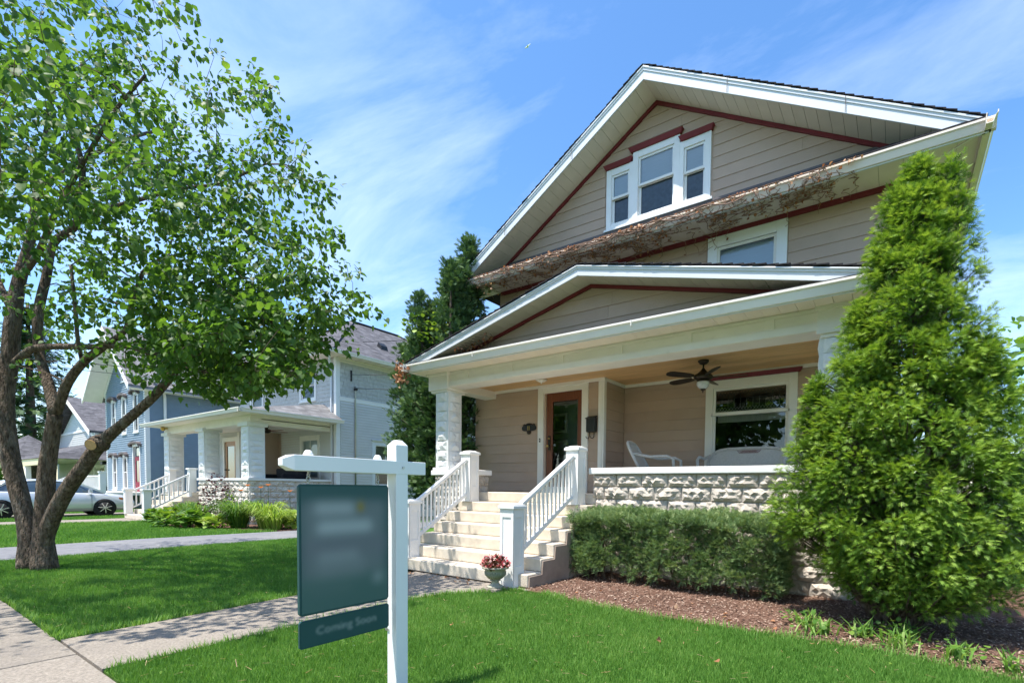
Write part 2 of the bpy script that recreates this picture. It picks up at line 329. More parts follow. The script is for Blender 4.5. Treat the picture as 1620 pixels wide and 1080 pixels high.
# wall frames: (u, o, z) -> world, o = distance out of the wall face
def frY(Y): return lambda u, o, z: (u, Y-o, z)
def frX(X): return lambda u, o, z: (X+o, u, z)
def fbox(mb, fr, u0, u1, o0, o1, z0, z1):
    return mb.hexa([fr(u0, o1, z0), fr(u1, o1, z0), fr(u1, o0, z0), fr(u0, o0, z0), fr(u0, o1, z1), fr(u1, o1, z1), fr(u1, o0, z1), fr(u0, o0, z1)])
def spans(lo, hi, za, zb, opens):
    iv = [(lo, hi)]
    for a, b, c, d in opens:
        if c < zb-1e-4 and d > za+1e-4:
            nx = []
            for p, q in iv:
                if b <= p or a >= q: nx.append((p, q)); continue
                if a > p: nx.append((p, a))
                if b < q: nx.append((b, q))
            iv = nx
    return iv
def lap(parent, fr, span, z0, z1, ex, opens, m, name='siding_board', joined=False, proud=.022, thin=.008, back=.0, jl=0, lip=0):
    """lapped boards (ex = exposure) between z0 and z1 on span(z)->(lo,hi), cut round the openings"""
    mbs = MB(); zs = []; z = z0
    while z < z1-1e-4: zs.append((z, min(z+ex, z1))); z += ex
    for za, zb in zs:
        cuts = sorted({za, zb} | {c for o in opens for c in o[2:4] if za+1e-3 < c < zb-1e-3})
        for ca, cb in zip(cuts, cuts[1:]):
            oa = proud+(thin-proud)*(ca-za)/ex; ob = proud+(thin-proud)*(cb-za)/ex
            l0, r0 = span(ca); l1, r1 = span(cb)
            if r1 < l1: l1 = r1 = (l1+r1)/2
            if r0-l0 < .01: continue
            for p, q in spans(l0, r0, ca, cb, opens):
                js = [p]
                if jl:
                    t = p+rng.uniform(.4, 1)*jl
                    while t < q-.5: js.append(t); t += jl*rng.uniform(.8, 1.1)
                js.append(q)
                for a, b in zip(js, js[1:]):
                    g0 = 0 if a == p else .0015; g1 = 0 if b == q else .0015
                    ta = l1 if a == l0 else max(a, l1); tb = r1 if b == r0 else min(b, r1)
                    if tb <= ta: tb = ta = min(max((ta+tb)/2, l1), r1)
                    mb = mbs if joined else MB()
                    e = 0 if jl == 0 or joined else rng.uniform(-.0015, .0015)
                    mb.hexa([fr(a+g0, oa+e, ca), fr(b-g1, oa+e, ca), fr(b-g1, -back, ca), fr(a+g0, -back, ca), fr(ta+g0, ob+e, cb), fr(tb-g1, ob+e, cb), fr(tb-g1, -back, cb), fr(ta+g0, -back, cb)])
                    if lip and ca == za: fbox(mb, fr, a+g0, b-g1, proud-.005, proud+.001, ca-lip, ca+.002)  # lip added under each board to strengthen its shade line
                    if not joined: mb.build(name, m, parent)
    if joined: return mbs.build(name, m, parent, kind='stuff' if ex < 1 else None)
def wallback(parent, fr, span, z0, z1, opens, m, name='wall', thick=.12, extra=()):
    mb = MB(); zs = sorted({z0, z1} | {c for o in opens for c in o[2:4] if z0 < c < z1} | {c for c in extra if z0 < c < z1})
    for za, zb in zip(zs, zs[1:]):
        l0, r0 = span(za+1e-6); l1, r1 = span(zb-1e-6)
        if r1 < l1: l1 = r1 = (l1+r1)/2
        for p, q in spans(l0, r0, za, zb, opens):
            ta = l1 if p == l0 else max(p, l1); tb = r1 if q == r0 else min(q, r1)
            mb.hexa([fr(p, 0, za), fr(q, 0, za), fr(q, -thick, za), fr(p, -thick, za), fr(ta, 0, zb), fr(tb, 0, zb), fr(tb, -thick, zb), fr(ta, -thick, zb)])
    return mb.build(name, m, parent)
# ---------------------------------------------------------------- shared block meshes
def rock_face(mb, w, h, bulge, mg, seed, nx=10, nz=6, tf=lambda u, o, z: (u, -o, z)):
    r = random.Random(seed); n0 = len(mb.v)
    us = [0, mg]+[mg+(w-2*mg)*i/(nx-2) for i in range(1, nx-2)]+[w-mg, w]; zs = [0, mg*.6]+[mg*.6+(h-1.2*mg)*i/(nz-2) for i in range(1, nz-2)]+[h-mg*.6, h]
    for j, z in enumerate(zs):
        for i, u in enumerate(us):
            e = i in (0, nx) or j in (0, nz); m = i in (1, nx-1) or j in (1, nz-1)
            o = 0 if e else bulge*(r.uniform(.10, .5) if m else .72+.28*math.sin(seed*2.3+u*19+z*9)*math.sin(seed+z*27-u*7)+.22*math.sin(seed*5.1+u*47-z*38)+r.uniform(-.26, .26))
            du = 0 if e else r.uniform(-.3, .3)*w/nx*.6; dz = 0 if e else r.uniform(-.3, .3)*h/nz*.6
            mb.v.append(tf(u+du, o, z+dz))
    for j in range(nz):
        for i in range(nx):
            a = n0+j*(nx+1)+i; b, c, d = a+1, a+nx+2, a+nx+1
            mb.f += [(a, b, c), (a, c, d)] if r.random() < .5 else [(a, b, d), (b, c, d)]
def block_mesh(name, w, h, bulge, seed, m, dep=.12, mg=.022):
    mb = MB(); rock_face(mb, w, h, bulge, mg, seed)
    n = len(mb.v); mb.v += [(0, 0, 0), (w, 0, 0), (w, dep, 0), (0, dep, 0), (0, 0, h), (w, 0, h), (w, dep, h), (0, dep, h)]
    mb.f += [(n, n+3, n+2, n+1), (n+4, n+5, n+6, n+7), (n+1, n+2, n+6, n+5), (n+3, n, n+4, n+7)]
    return mb.mesh(name, K[m])
BW, BH = .428, .198
BLK = [block_mesh('block', BW-.012, BH-.008, .06, s, 'block') for s in range(7)]
BLKH = [block_mesh('block_half', BW/2-.012, BH-.008, .05, 40+s, 'block') for s in range(3)]
BLKW = [block_mesh('block', BW-.008, BH-.006, .07, 80+s, 'blockw') for s in range(5)]
def block_wall(part, kind, pos, lo, hi, ztop, n, half0=False, meshes=None):
    """running-bond courses downwards from ztop; kind 'Y' faces the street, 'X' faces right"""
    meshes = meshes or BLK
    for c in range(n):
        z = ztop-BH*(c+1); u = lo-(BW/2 if (c % 2) ^ half0 else 0)
        while u < hi-.03:
            a, b = max(u, lo), min(u+BW, hi); w = b-a
            if w > .04:
                me = meshes[rng.randrange(len(meshes))]; sc = (w-.01)/(BW-.012)
                if kind == 'Y': link('block', me, part, (a+.005, pos, z+.004), None, (sc, 1, 1))
                else: link('block', me, part, (pos, a+.005, z+.004), (0, 0, math.pi/2), (sc, 1, 1))
            u += BW
def column_meshes(w, h, m, seeds):
    out = []
    for sd in seeds:
        mb = MB(); t = w; q = .045
        mb.box(0, t, 0, t, 0, h-.003)
        ff = [lambda u, o, z: (u+q, -o-.001, z), lambda u, o, z: (t+o+.001, u+q, z), lambda u, o, z: (t-u-q, t+o+.001, z), lambda u, o, z: (-o-.001, t-u-q, z)]
        for k, tf in enumerate(ff): rock_face(mb, w-2*q, h-.012, .052, .03, sd*9+k, 5, 4, tf)
        out.append(mb.mesh('column_block', K[m]))
    return out
def column(part_name, parent, x, y, z0, z1, w, meshes, h):
    mb = MB().box(x+.012, x+w-.012, y+.012, y+w-.012, z0, z1); p = mb.build(part_name, 'colwhite', parent)
    n = round((z1-z0)/h)
    for i in range(n): link('column_block', meshes[i % len(meshes)], p, (x, y, z0+i*h), None, (1, 1, (z1-z0)/n/h))
    return p
COLM = column_meshes(.36, .196, 'colwhite', (1, 2, 3))

# ---------------------------------------------------------------- windows and doors
def casing(parent, name, fr, u0, u1, z0, z1, cw, m='white', proud=.045, sill=True, head=None, bevel=.004):
    mb = MB()
    fbox(mb, fr, u0, u0+cw, -.08, proud, z0, z1); fbox(mb, fr, u1-cw, u1, -.08, proud, z0, z1)
    fbox(mb, fr, u0+cw, u1-cw, -.08, proud-.003, z1-cw*1.1, z1); fbox(mb, fr, u0+cw, u1-cw, -.08, proud-.003, z0, z0+cw*.8)
    w = mb.build(name, m, parent, bevel=bevel)
    if sill: fbox(MB(), fr, u0-.02, u1+.02, -.02, proud+.035, z0-.035, z0+.012).build('sill', m, w, bevel=.004)
    if head: hood(w, fr, u0-head[0], u1+head[0], z1, head[1], head[2])
    return w
def hood(w, fr, u0, u1, z, h, m):
    mb = MB(); t = .05
    mb.hexa([fr(u0+t, .075, z), fr(u1-t, .075, z), fr(u1-t, 0, z), fr(u0+t, 0, z), fr(u0, .115, z+h), fr(u1, .115, z+h), fr(u1, 0, z+h), fr(u0, 0, z+h)])
    return mb.build('head_moulding', m, w, bevel=.006)
def sash(w, fr, u0, u1, z0, z1, m='white', sw=.045, d=.02, gl='glass', behind=None, bd=.04, name='sash'):
    mb = MB()
    fbox(mb, fr, u0, u0+sw, d-.035, d, z0, z1); fbox(mb, fr, u1-sw, u1, d-.035, d, z0, z1)
    fbox(mb, fr, u0+sw, u1-sw, d-.034, d-.001, z1-sw, z1); fbox(mb, fr, u0+sw, u1-sw, d-.034, d-.001, z0, z0+sw)
    mb.build(name, m, w, bevel=.003)
    if gl: MB().quad(fr(u0+sw, d-.018, z0+sw), fr(u1-sw, d-.018, z0+sw), fr(u1-sw, d-.018, z1-sw), fr(u0+sw, d-.018, z1-sw)).build('pane', gl, w)
    if behind: fbox(MB(), fr, u0+sw*.6, u1-sw*.6, d-bd-.012, d-bd, z0+sw*.5, z1-sw*.5).build({'curtain': 'curtain', 'sheen_blind': 'sheen_roller_blind', 'screen': 'insect_screen'}.get(behind, 'backing'), behind, w)

# ---------------------------------------------------------------- gable roof with boxed rakes
def gable_roof(parent, xc, half, zpk, sl, yf, yb, yw, fh, soff_m, panel, trim_h, clipl=None, clipr=None, sh='shingle', fas='coolwhite', ex=.14, red='red', bands=3):
    """zpk = top of the fascia at the peak; fascia at yf, wall at yw, roof back to yb"""
    r = MB()
    nrm = math.hypot(1, sl)
    for s in (-1, 1):
        n = int(half*nrm/ex)+1
        for i in range(n):
            a = min(half+.04, max(0, i*ex/nrm)); b = min(half+.04, (i+1.25)*ex/nrm)
            za, zb = zpk-sl*a, zpk-sl*b; j = rng.uniform(-.012, .006)
            th = .016
            r.hexa([(xc+s*a, yf-.035+j, za+.012), (xc+s*b, yf-.035+j, zb+.012+th), (xc+s*b, yb, zb+.012+th), (xc+s*a, yb, za+.012), (xc+s*a, yf-.035+j, za+.02), (xc+s*b, yf-.035+j, zb+.026+th), (xc+s*b, yb, zb+.026+th), (xc+s*a, yb, za+.02)])
    roof = MB()
    for s in (-1, 1):   # deck
        roof.hexa([(xc, yf+.005, zpk-.03), (xc+s*half, yf+.005, zpk-.03-sl*half), (xc+s*half, yb, zpk-.03-sl*half), (xc, yb, zpk-.03), (xc, yf+.005, zpk+.01), (xc+s*half, yf+.005, zpk+.01-sl*half), (xc+s*half, yb, zpk+.01-sl*half), (xc, yb, zpk+.01)])
    ro = roof.build('roof', sh, parent)
    r.build('shingles', sh, ro, kind='stuff')
    for s in (-1, 1):
        steps = [(0, .0, fh), (1, .0, fh*.34), (2, .0, fh*.14)] if bands == 3 else [(0, 0, fh), (1, 0, fh*.26)]
        for k, t0, t1 in steps:
            a = [(xc, zpk-t0), (xc+s*half, zpk-t0-sl*half), (xc+s*half, zpk-t1-sl*half), (xc, zpk-t1)]
            MB().prism([(x, yf-.014*k-.001*s-.002, z-.001) for x, z in a], (0, .03+.014*k, 0)).build('fascia' if k == 0 else 'fascia_moulding', fas, ro, bevel=.004)
        # soffit boards across the rake
        L = half*nrm; m = int(L/panel)
        so = MB().hexa([(xc, yf+.03, zpk-fh+.035), (xc+s*(half-.02), yf+.03, zpk-fh+.035-sl*(half-.02)), (xc+s*(half-.02), yw, zpk-fh+.035-sl*(half-.02)), (xc, yw, zpk-fh+.035), (xc, yf+.03, zpk-fh+.05), (xc+s*(half-.02), yf+.03, zpk-fh+.05-sl*(half-.02)), (xc+s*(half-.02), yw, zpk-fh+.05-sl*(half-.02)), (xc, yw, zpk-fh+.05)]).build('soffit', 'shingle', parent)
        for i in range(m):
            a = i*panel/nrm; b = ((i+1)*panel-.006)/nrm; z0 = zpk-fh+.012
            MB().hexa([(xc+s*a, yf+.03, z0-sl*a), (xc+s*b, yf+.03, z0-sl*b), (xc+s*b, yw, z0-sl*b), (xc+s*a, yw, z0-sl*a), (xc+s*a, yf+.03, z0+.02-sl*a), (xc+s*b, yf+.03, z0+.02-sl*b), (xc+s*b, yw, z0+.02-sl*b), (xc+s*a, yw, z0+.02-sl*a)]).build('soffit_board', soff_m, so)
        if trim_h:
            z0 = zpk-fh+.01; e = trim_h
            MB().prism([(xc, yw-.055, z0), (xc+s*(half-.9), yw-.055, z0-sl*(half-.9)), (xc+s*(half-.9), yw-.055, z0-e-sl*(half-.9)), (xc, yw-.055, z0-e)], (0, .055, 0)).build('rake_trim', red, parent, bevel=.004)
    return ro
def gutter(parent, a, b, out, h=.13, d=.11, m='trim', name='gutter'):
    """K-style trough from a to b (top outer line), out = outward unit vector"""
    a, b, o = Vector(a), Vector(b), Vector(out)
    pr = [(0, 0), (0, -.028), (-.022, -.045), (-.05, -h), (-d, -h), (-d, 0), (-d+.008, 0), (-d+.008, -h+.01), (-.056, -h+.01), (-.03, -.05), (-.01, -.03), (-.01, 0)]
    mb = MB(); mb.prism([a+o*p+Vector((0, 0, q)) for p, q in pr], b-a)
    return mb.build(name, m, parent)

# ================================================================ GROUND
def polymesh(name, pts, z, m, thick=.06, kind='structure', sub=None):
    mb = MB().prism([(x, y, z-thick) for x, y in pts], (0, 0, thick)); o = mb.build(name, m); o['kind'] = kind; return o
MULCH_EDGE = [(-3.62, 5.02), (-3.3, 4.9), (-2.31, 4.80), (-1.04, 4.86), (-.04, 4.92), (.72, 4.74), (1.6, 4.62), (3.2, 4.5)]
gx = sorted({-1400, -700, -300, -140, -80, 80, 140, 300, 700, 1400} | set(range(-60, 61, 6))); gy = sorted({-1400, -700, -300, -140, -80, 80, 140, 300, 700, 1400} | set(range(-60, 61, 6)))
V = np.array([(x, y, -.055) for y in gy for x in gx]); nx = len(gx)
F = np.array([(j*nx+i, j*nx+i+1, (j+1)*nx+i+1, (j+1)*nx+i) for j in range(len(gy)-1) for i in range(nx-1)])
g = link('ground', npmesh('ground', V, F, 'lawn')); g['kind'] = 'structure'
# lawn plates (soil level just under the paving)
def lawn(pts, name='lawn'):
    return polymesh(name, pts, -.012, 'lawn', .03)
FRONT = [(-4.66, 1.06), (7, 1.06), (7, 4.4)] + MULCH_EDGE[::-1] + [(-3.95, 4.97), (-4.2, 4.72), (-4.55, 4.25), (-4.70, 3.7)]
lawn(FRONT)
LEFT = [(-12.42, 1.06), (-5.84, 1.06), (-5.98, 3.2), (-6.2, 4.95), (-6.85, 5.1), (-6.9, 6.9), (-8.2, 7.2), (-8.2, 22), (-12.55, 22)]
lawn(LEFT)
FAR = [(-60, 1.06), (-14.9, 1.06), (-14.96, 4.34), (-14.75, 7.2), (-17.9, 6.9), (-25.2, 7.6), (-25.2, 24), (-60, 24)]
lawn(FAR)
# sidewalk of single slabs along the street
sw = polymesh('sidewalk', [(-60, -.40), (12, -.40), (12, 1.045), (-60, 1.045)], -.03, 'cheek', .02)
x = -5.24+1.42*12
while x > -60:
    dz = rng.uniform(-.004, .004); link_b = MB().box(x-1.42+.006, x-.006, -.39, 1.04, -.03+.001, .0+dz).build('slab', 'concrete', sw, bevel=.006); x -= 1.42
wk = polymesh('front_walk', [(-5.83, 1.06), (-4.67, 1.06), (-4.68, 3.7), (-4.6, 4.25), (-4.2, 4.75), (-3.9, 5.03), (-3.98, 5.2), (-6.9, 5.2), (-6.25, 4.95), (-5.98, 3.2)], -.035, 'cheek', .02)
ys = [1.052, 2.45, 3.75, 5.12]
for k, (a, b) in enumerate(zip(ys, ys[1:])):
    lx = lambda y: -5.82-(.16/2.1)*(y-1.06) if y < 3.3 else -5.99-.2*(y-3.3)/1.65
    rx = lambda y: -4.672 if y < 3.7 else (-4.672+.07*(y-3.7)/.55 if y < 4.25 else -4.6+.7*(y-4.25)/.8)
    P = [(lx(a), a+.005)]+[(rx(a), a+.005)]+[(rx(q), q) for q in (3.9, 4.25, 4.5, 4.75, 5.0) if a < q < b]+[(min(rx(b), -3.92), b-.005), (lx(b), b-.005)]
    MB().prism([(x, y, -.03) for x, y in P], (0, 0, .03+rng.uniform(-.003, .003))).build('slab', 'concrete', wk)
polymesh('driveway', [(-14.92, 1.05), (-12.42, 1.05), (-12.4, 3.6), (-12.57, 6.7), (-12.6, 24), (-15.2, 24), (-14.62, 7.78), (-14.96, 4.34)], -.004, 'asphalt', .05)
polymesh('neighbour_walk', [(-24.2, 1.06), (-22.6, 1.06), (-22.4, 4.2), (-21.9, 6.25), (-24.2, 6.25)], .0, 'concrete', .03)
polymesh('neighbour_driveway', [(-29.2, 1.05), (-26.2, 1.05), (-26.2, 22), (-29.2, 22)], -.004, 'concrete', .05)
polymesh('mulch_bed', [(-4.0, 5.05)] + MULCH_EDGE + [(3.2, 9.5), (-.4, 9.5), (-.4, 7.02), (-4.0, 7.02)], .0, 'soil', .04)
polymesh('planting_bed', [(-14.72, 7.3), (-17.9, 5.75), (-21.8, 6.4), (-21.7, 7.9), (-17.7, 7.9), (-17.4, 10.7), (-14.6, 10.7)], .0, 'soil', .03)
polymesh('road', [(-400, -9.5), (400, -9.5), (400, -2.6), (-400, -2.6)], -.03, 'asphalt', .02)
# ================================================================ HOUSE WITH THE PORCH (main subject)
FL = 1.246          # porch floor
YP, Y1, Y2 = 6.95, 8.4, 9.25
XL, XR = -8.08, -.16
H = thing('porch_house', 'tan house with white gable, dark red trim and front porch behind the hedge', 'house', (-4.1, 9, 0))

# ---- main walls
gspan = lambda z: (-4.12-(8.93-z)/.586, -4.12+(8.93-z)/.586) if z > 6.6 else (XL, XR)
gop = [(-5.20, -4.58, 6.70, 7.90), (-4.58, -3.64, 6.70, 8.06), (-3.64, -3.02, 6.70, 7.90)]
gw = wallback(H, frY(Y2), gspan, 6.58, 8.93, gop, 'tan', 'gable_wall', extra=(7.3,))
lap(gw, frY(Y2), gspan, 6.60, 8.80, .203, [(-5.24, -2.98, 6.66, 7.93), (-4.60, -3.62, 6.66, 8.09)], 'tan', proud=.021, jl=3.4)
uop = [(-3.04, -1.68, 4.5, 5.97)]
uw = wallback(H, frY(Y2), lambda z: (XL, XR), 3.42, 6.58, uop, 'tan', 'upper_wall')
lap(uw, frY(Y2), lambda z: (XL, XR), 4.15, 6.0, .203, [(-3.06, -1.66, 4.5, 6.2)], 'tan', proud=.021, jl=3.2)
# right and left side walls
rw = wallback(H, frX(XR), lambda z: (Y2, 18.5), 0.0, 6.2, [], 'tan', 'side_wall')
lap(rw, frX(XR), lambda z: (Y2+.005, 18.5), 1.25, 6.02, .203, [], 'tan', name='siding', joined=True)
MB().box(XL, XL+.12, Y1, Y2, 0, 3.6).box(XL, XL+.119, Y2, 18.5, 0, 6.2).build('side_wall', 'tan', H)
MB().box(XL, XR, 18.4, 18.5, 0, 8).build('rear_wall', 'tan', H)
# corner boards
cb = MB(); cb.box(XL-.02, XL+.09, Y2-.035, Y2-.001, 4.1, 6.0); cb.build('corner_board', 'tan', H)

# ---- main roof and pent roof over the upper wall
RF = gable_roof(H, -4.12, 4.90, 9.11, .586, 8.60, 18.9, Y2, .235, 'soffit', .21, .075)
pent = MB().prism([(-9.0, 8.47, 6.10), (-9.0, 9.26, 6.56), (-9.0, 9.26, 6.625), (-9.0, 8.47, 6.145)], (9.78, 0, 0)).build('pent_roof', 'shingle', H)
psh = MB()
for i in range(6):
    a, b = i/6, (i+1.2)/6
    psh.hexa([(-9.0, 8.45+.80*a, 6.158+.485*a), (.78, 8.45+.80*a, 6.158+.485*a), (.78, 8.45+.80*b, 6.15+.485*b), (-9.0, 8.45+.80*b, 6.15+.485*b), (-9.0, 8.45+.80*a, 6.176+.485*a), (.78, 8.45+.80*a, 6.176+.485*a), (.78, 8.45+.80*b, 6.160+.485*b), (-9.0, 8.45+.80*b, 6.160+.485*b)])
psh.build('shingles', 'shingle', pent, kind='stuff')
MB().box(-8.0, -.24, Y2-.05, Y2-.028, 6.60, 6.66).build('flashing', 'hood', H)
gutter(H, (-9.13, 8.43, 6.14), (.9, 8.43, 6.14), (0, -1, 0), .135, .12, 'soffit')
gutter(H, (.90, 8.33, 6.14), (.90, 18.9, 6.14), (1, 0, 0), .135, .12, 'soffit')
MB().box(-9.1, .83, 8.505, 8.53, 5.985, 6.12).build('fascia', 'coolwhite', H)
MB().box(.765, .79, 8.5, 18.8, 5.985, 6.12).build('fascia', 'soffit', H)
ps = MB().box(-9.08, .76, 8.53, Y2, 6.055, 6.07).build('soffit', 'hood', H)
x = -9.08
while x < .74:
    MB().box(x, min(x+.296, .76), 8.532, Y2-.002, 6.035, 6.053).build('soffit_board', 'soffit', ps); x += .30
rs = MB().box(XR, .76, Y2, 18.8, 6.058, 6.072).build('soffit', 'hood', H)
y = Y2
k = 0
while y < 16:
    m = 'hood' if k in (7,) else 'soffit'
    MB().box(XR, .76, y+.002, y+.196, 6.036, 6.054).build('soffit_board', m, rs); y += .2; k += 1
MB().beam((XR, Y2, 6.03), (.76, 8.54, 6.03), .03, .012).build('mitre_strip', 'trim', H)
MB().box(XL-.0, XR, Y2-.055, Y2-.0, 5.955, 6.034).build('red_band', 'red', H, bevel=.004)

# ---- triple window in the gable
fr = frY(Y2)
def gwin(u0, u1, z1, first):
    w = casing(H, 'window', fr, u0, u1, 6.70, z1, .115, 'white', .05 if first else .047, sill=False)
    a, b = u0+.115, u1-.115; zt = z1-.126; zm = 6.792+(zt-6.792)*.52
    sash(w, fr, a, b, zm, zt, 'white', .04, .02, 'glass', 'sheen_blind', .045)  # pale backing stands in for sky reflected in the upper sash
    sash(w, fr, a, b, 6.792, zm+.03, 'white', .045, -.018, 'glassdim', 'screen', .05)
    fbox(MB(), fr, a, b, .0, .024, zm-.012, zm+.012).build('meeting_rail', 'trim', w)
    return w
w1 = gwin(-5.20, -4.565, 7.90, False); hood(w1, fr, -5.26, -4.60, 7.90, .085, 'red')
w3 = gwin(-3.655, -3.02, 7.90, False); hood(w3, fr, -3.64, -2.96, 7.90, .085, 'red')
w2 = gwin(-4.60, -3.62, 8.06, True); hood(w2, fr, -4.69, -3.55, 8.06, .085, 'red')
fbox(MB(), fr, -5.24, -2.98, -.02, .075, 6.655, 6.70).build('sill', 'white', w2, bevel=.004)
# ---- upper window over the porch roof
w = casing(H, 'window', fr, -3.04, -1.68, 4.5, 5.955, .17, 'white', .045)
sash(w, fr, -2.87, -1.85, 4.64, 5.76, 'trim', .05, .02, 'glass', 'sheen_blind', .10)  # pale backing stands in for the reflection in this pane

# ---- ground-floor walls inside the porch
dop = [(-6.10, -5.16, FL, 3.31)]
dw = wallback(H, frY(Y1), lambda z: (XL, -4.74), 0.0, 3.6, dop, 'tan', 'door_wall')
lap(dw, frY(Y1), lambda z: (XL, -4.83), FL+.02, 3.44, .203, [(-6.29, -5.06, FL, 3.47)], 'tan', proud=.021, jl=9)
sw_ = wallback(H, frX(-4.74), lambda z: (Y1+.0, Y2), FL, 3.6, [], 'tan', 'vestibule_wall')
lap(sw_, frX(-4.74), lambda z: (Y1+.06, Y2), FL+.02, 3.44, .203, [], 'tan', proud=.021, jl=9)
pop = [(-2.86, -1.60, 1.9, 3.14)]
pw = wallback(H, frY(Y2), lambda z: (-4.74, XR), FL, 3.42, pop, 'tan', 'window_wall')
lap(pw, frY(Y2), lambda z: (-4.70, XR), FL+.02, 3.44, .203, [(-3.01, -1.45, 1.75, 3.36)], 'tan', proud=.021, jl=3.3)
cbm = MB(); cbm.box(-4.83, -4.745, Y1-.04, Y1-.0, FL, 3.45); cbm.build('corner_board', 'trim', H, bevel=.004)
MB().box(-4.742, -4.70, Y1-.039, Y1+.055, FL, 3.45).build('corner_board', 'trim', H, bevel=.004)
MB().box(XL-.02, XL+.0, Y1-.01, Y1+.2, FL, 3.5).build('corner_board', 'tan', H)
# ---- front door
D = casing(H, 'door_frame', frY(Y1), -6.285, -5.06, FL, 3.45, .145, 'trim', .045, sill=False)
hood(D, frY(Y1), -6.36, -4.99, 3.45, .06, 'red')
fd = frY(Y1)
door = MB()
fbox(door, fd, -6.09, -5.94, -.055, -.01, FL+.01, 3.29); fbox(door, fd, -5.33, -5.18, -.055, -.01, FL+.01, 3.29)
fbox(door, fd, -5.94, -5.33, -.054, -.011, 3.11, 3.29); fbox(door, fd, -5.94, -5.33, -.054, -.011, FL+.01, 1.62)
door = door.build('door', 'door', H, bevel=.006)
MB().quad(fd(-5.94, -.03, 1.62), fd(-5.33, -.03, 1.62), fd(-5.33, -.03, 3.11), fd(-5.94, -.03, 3.11)).build('pane', 'glass', door)
mb = MB(); fbox(mb, fd, -6.045, -5.985, -.012, .0, 2.12, 2.42); mb.build('lock_plate', 'bronze', door)
mb = MB(); mb.tube([(-6.015, Y1+.0, 2.20), (-6.015, Y1-.05, 2.20)], [.012, .012], 10); mb.tube([(-6.015, Y1-.04, 2.20), (-6.015, Y1-.055, 2.20), (-6.015, Y1-.075, 2.20), (-6.015, Y1-.085, 2.20)], [.012, .03, .03, .012], 12); mb.tube([(-6.015, Y1, 2.36), (-6.015, Y1-.02, 2.36)], .018, 10); mb.build('knob', 'brass', door, True)
# hall behind the door with two framed pictures
hall = MB().box(-7.2, -4.86, 9.12, 9.2, FL, 3.5); hall.box(-7.2, -4.86, Y1+.13, 9.12, FL-.05, FL); hall.build('hall_wall', 'teal', H)
for z0, z1 in ((2.55, 2.98), (1.95, 2.40)):
    pf = MB(); pf.box(-6.42, -6.02, 9.08, 9.115, z0, z1); pf = pf.build('picture_frame', 'white', H); MB().box(-6.36, -6.08, 9.073, 9.079, z0+.06, z1-.06).build('picture', 'palegrey' if z0 < 2 else 'dark', pf)
# ---- porch window with leaded transom
fw = frY(Y2)
w = casing(H, 'window', fw, -3.01, -1.45, 1.75, 3.345, .135, 'trim', .05)
hood(w, fw, -3.07, -1.37, 3.345, .07, 'red')
sash(w, fw, -2.875, -1.585, 2.72, 3.20, 'trim', .045, .02, 'glass', None, name='transom')
sash(w, fw, -2.875, -1.585, 1.86, 2.74, 'trim', .045, .012, 'glass', None)
fbox(MB(), fw, -2.9, -1.56, .02, .05, 2.70, 2.745).build('transom_bar', 'trim', w)
lead = MB(); n = 11; u0, u1, za, zb = -2.83, -1.63, 2.765, 3.155; st = (u1-u0)/n
for i in range(n+1):
    x = u0+i*st; o = -.004
    def bar(a, b): lead.beam(fw(a[0], o, a[1]), fw(b[0], o, b[1]), .006, .006, (0, 1, 0))
    q = .085
    if 0 < i < n: bar((x, za+q), (x, zb-q))
    for (e, s) in ((za, 1), (zb, -1)):
        if i < n:
            bar((x, e+s*q), (x+st/2, e+s*q*.05)); bar((x+st/2, e+s*q*.05), (x+st, e+s*q))
            bar((x, e+s*q*.05), (x+st/2, e+s*q)) ; bar((x+st/2, e+s*q), (x+st, e+s*q*.05))
lead.build('lead_lattice', 'lead', w)
MB().box(-3.4, -1.1, 10.9, 10.95, FL, 3.3).build('room_wall', 'dark', H)
MB().box(-2.85, -1.6, Y2+.20, Y2+.22, 2.60, 2.78).build('valance', 'curtain', w)
mb = MB(); mb.box(-2.05, -1.3, Y2+.35, Y2+.95, 1.5, 2.02); mb.build('room_sofa', 'red', H, bevel=.08)

# ---- porch ceiling of pine boards, crown and beams
ce = MB().box(-7.75, -.56, 7.3, Y2, 3.475, 3.49).build('porch_ceiling', 'wood', H)
y = 7.32
while y < Y2-.02:
    x1 = -4.74 if y > Y1-.02 else -7.7
    MB().box(max(x1, -7.7), -.6, y, min(y+.097, Y2), 3.455, 3.474).build('ceiling_board', 'wood', ce); y += .10
cr = MB(); cr.box(-4.70, -.56, Y2-.07, Y2-.024, 3.40, 3.455); cr.box(-4.74+.024, -4.74+.07, Y1-.04, Y2-.024, 3.402, 3.456); cr.box(-7.7, -4.67, Y1-.09, Y1-.041, 3.40, 3.4545)
cr.build('crown_moulding', 'trim', H)
bm = MB().box(-7.83, -.48, YP, 7.33, 3.32, 3.62).build('porch_beam', 'trim', H, bevel=.005)
MB().box(-7.42, -.89, YP-.024, YP-.0, 3.325, 3.425).build('lower_board', 'trim', bm, bevel=.004)
MB().box(-7.42, -.89, YP-.022, YP-.0, 3.555, 3.60).build('upper_board', 'trim', bm, bevel=.004)
for x in (-6.95, -5.85, -4.75, -3.65, -2.55, -1.45):
    MB().box(x-.06, x+.06, YP-.02, YP, 3.425, 3.555).build('batten', 'trim', bm)
MB().box(-7.80, -7.47, 7.33, Y1, 3.30, 3.615).build('side_beam', 'trim', H, bevel=.005)
MB().box(-.83, -.5, 7.33, Y2, 3.32, 3.615).build('side_beam', 'trim', H, bevel=.005)
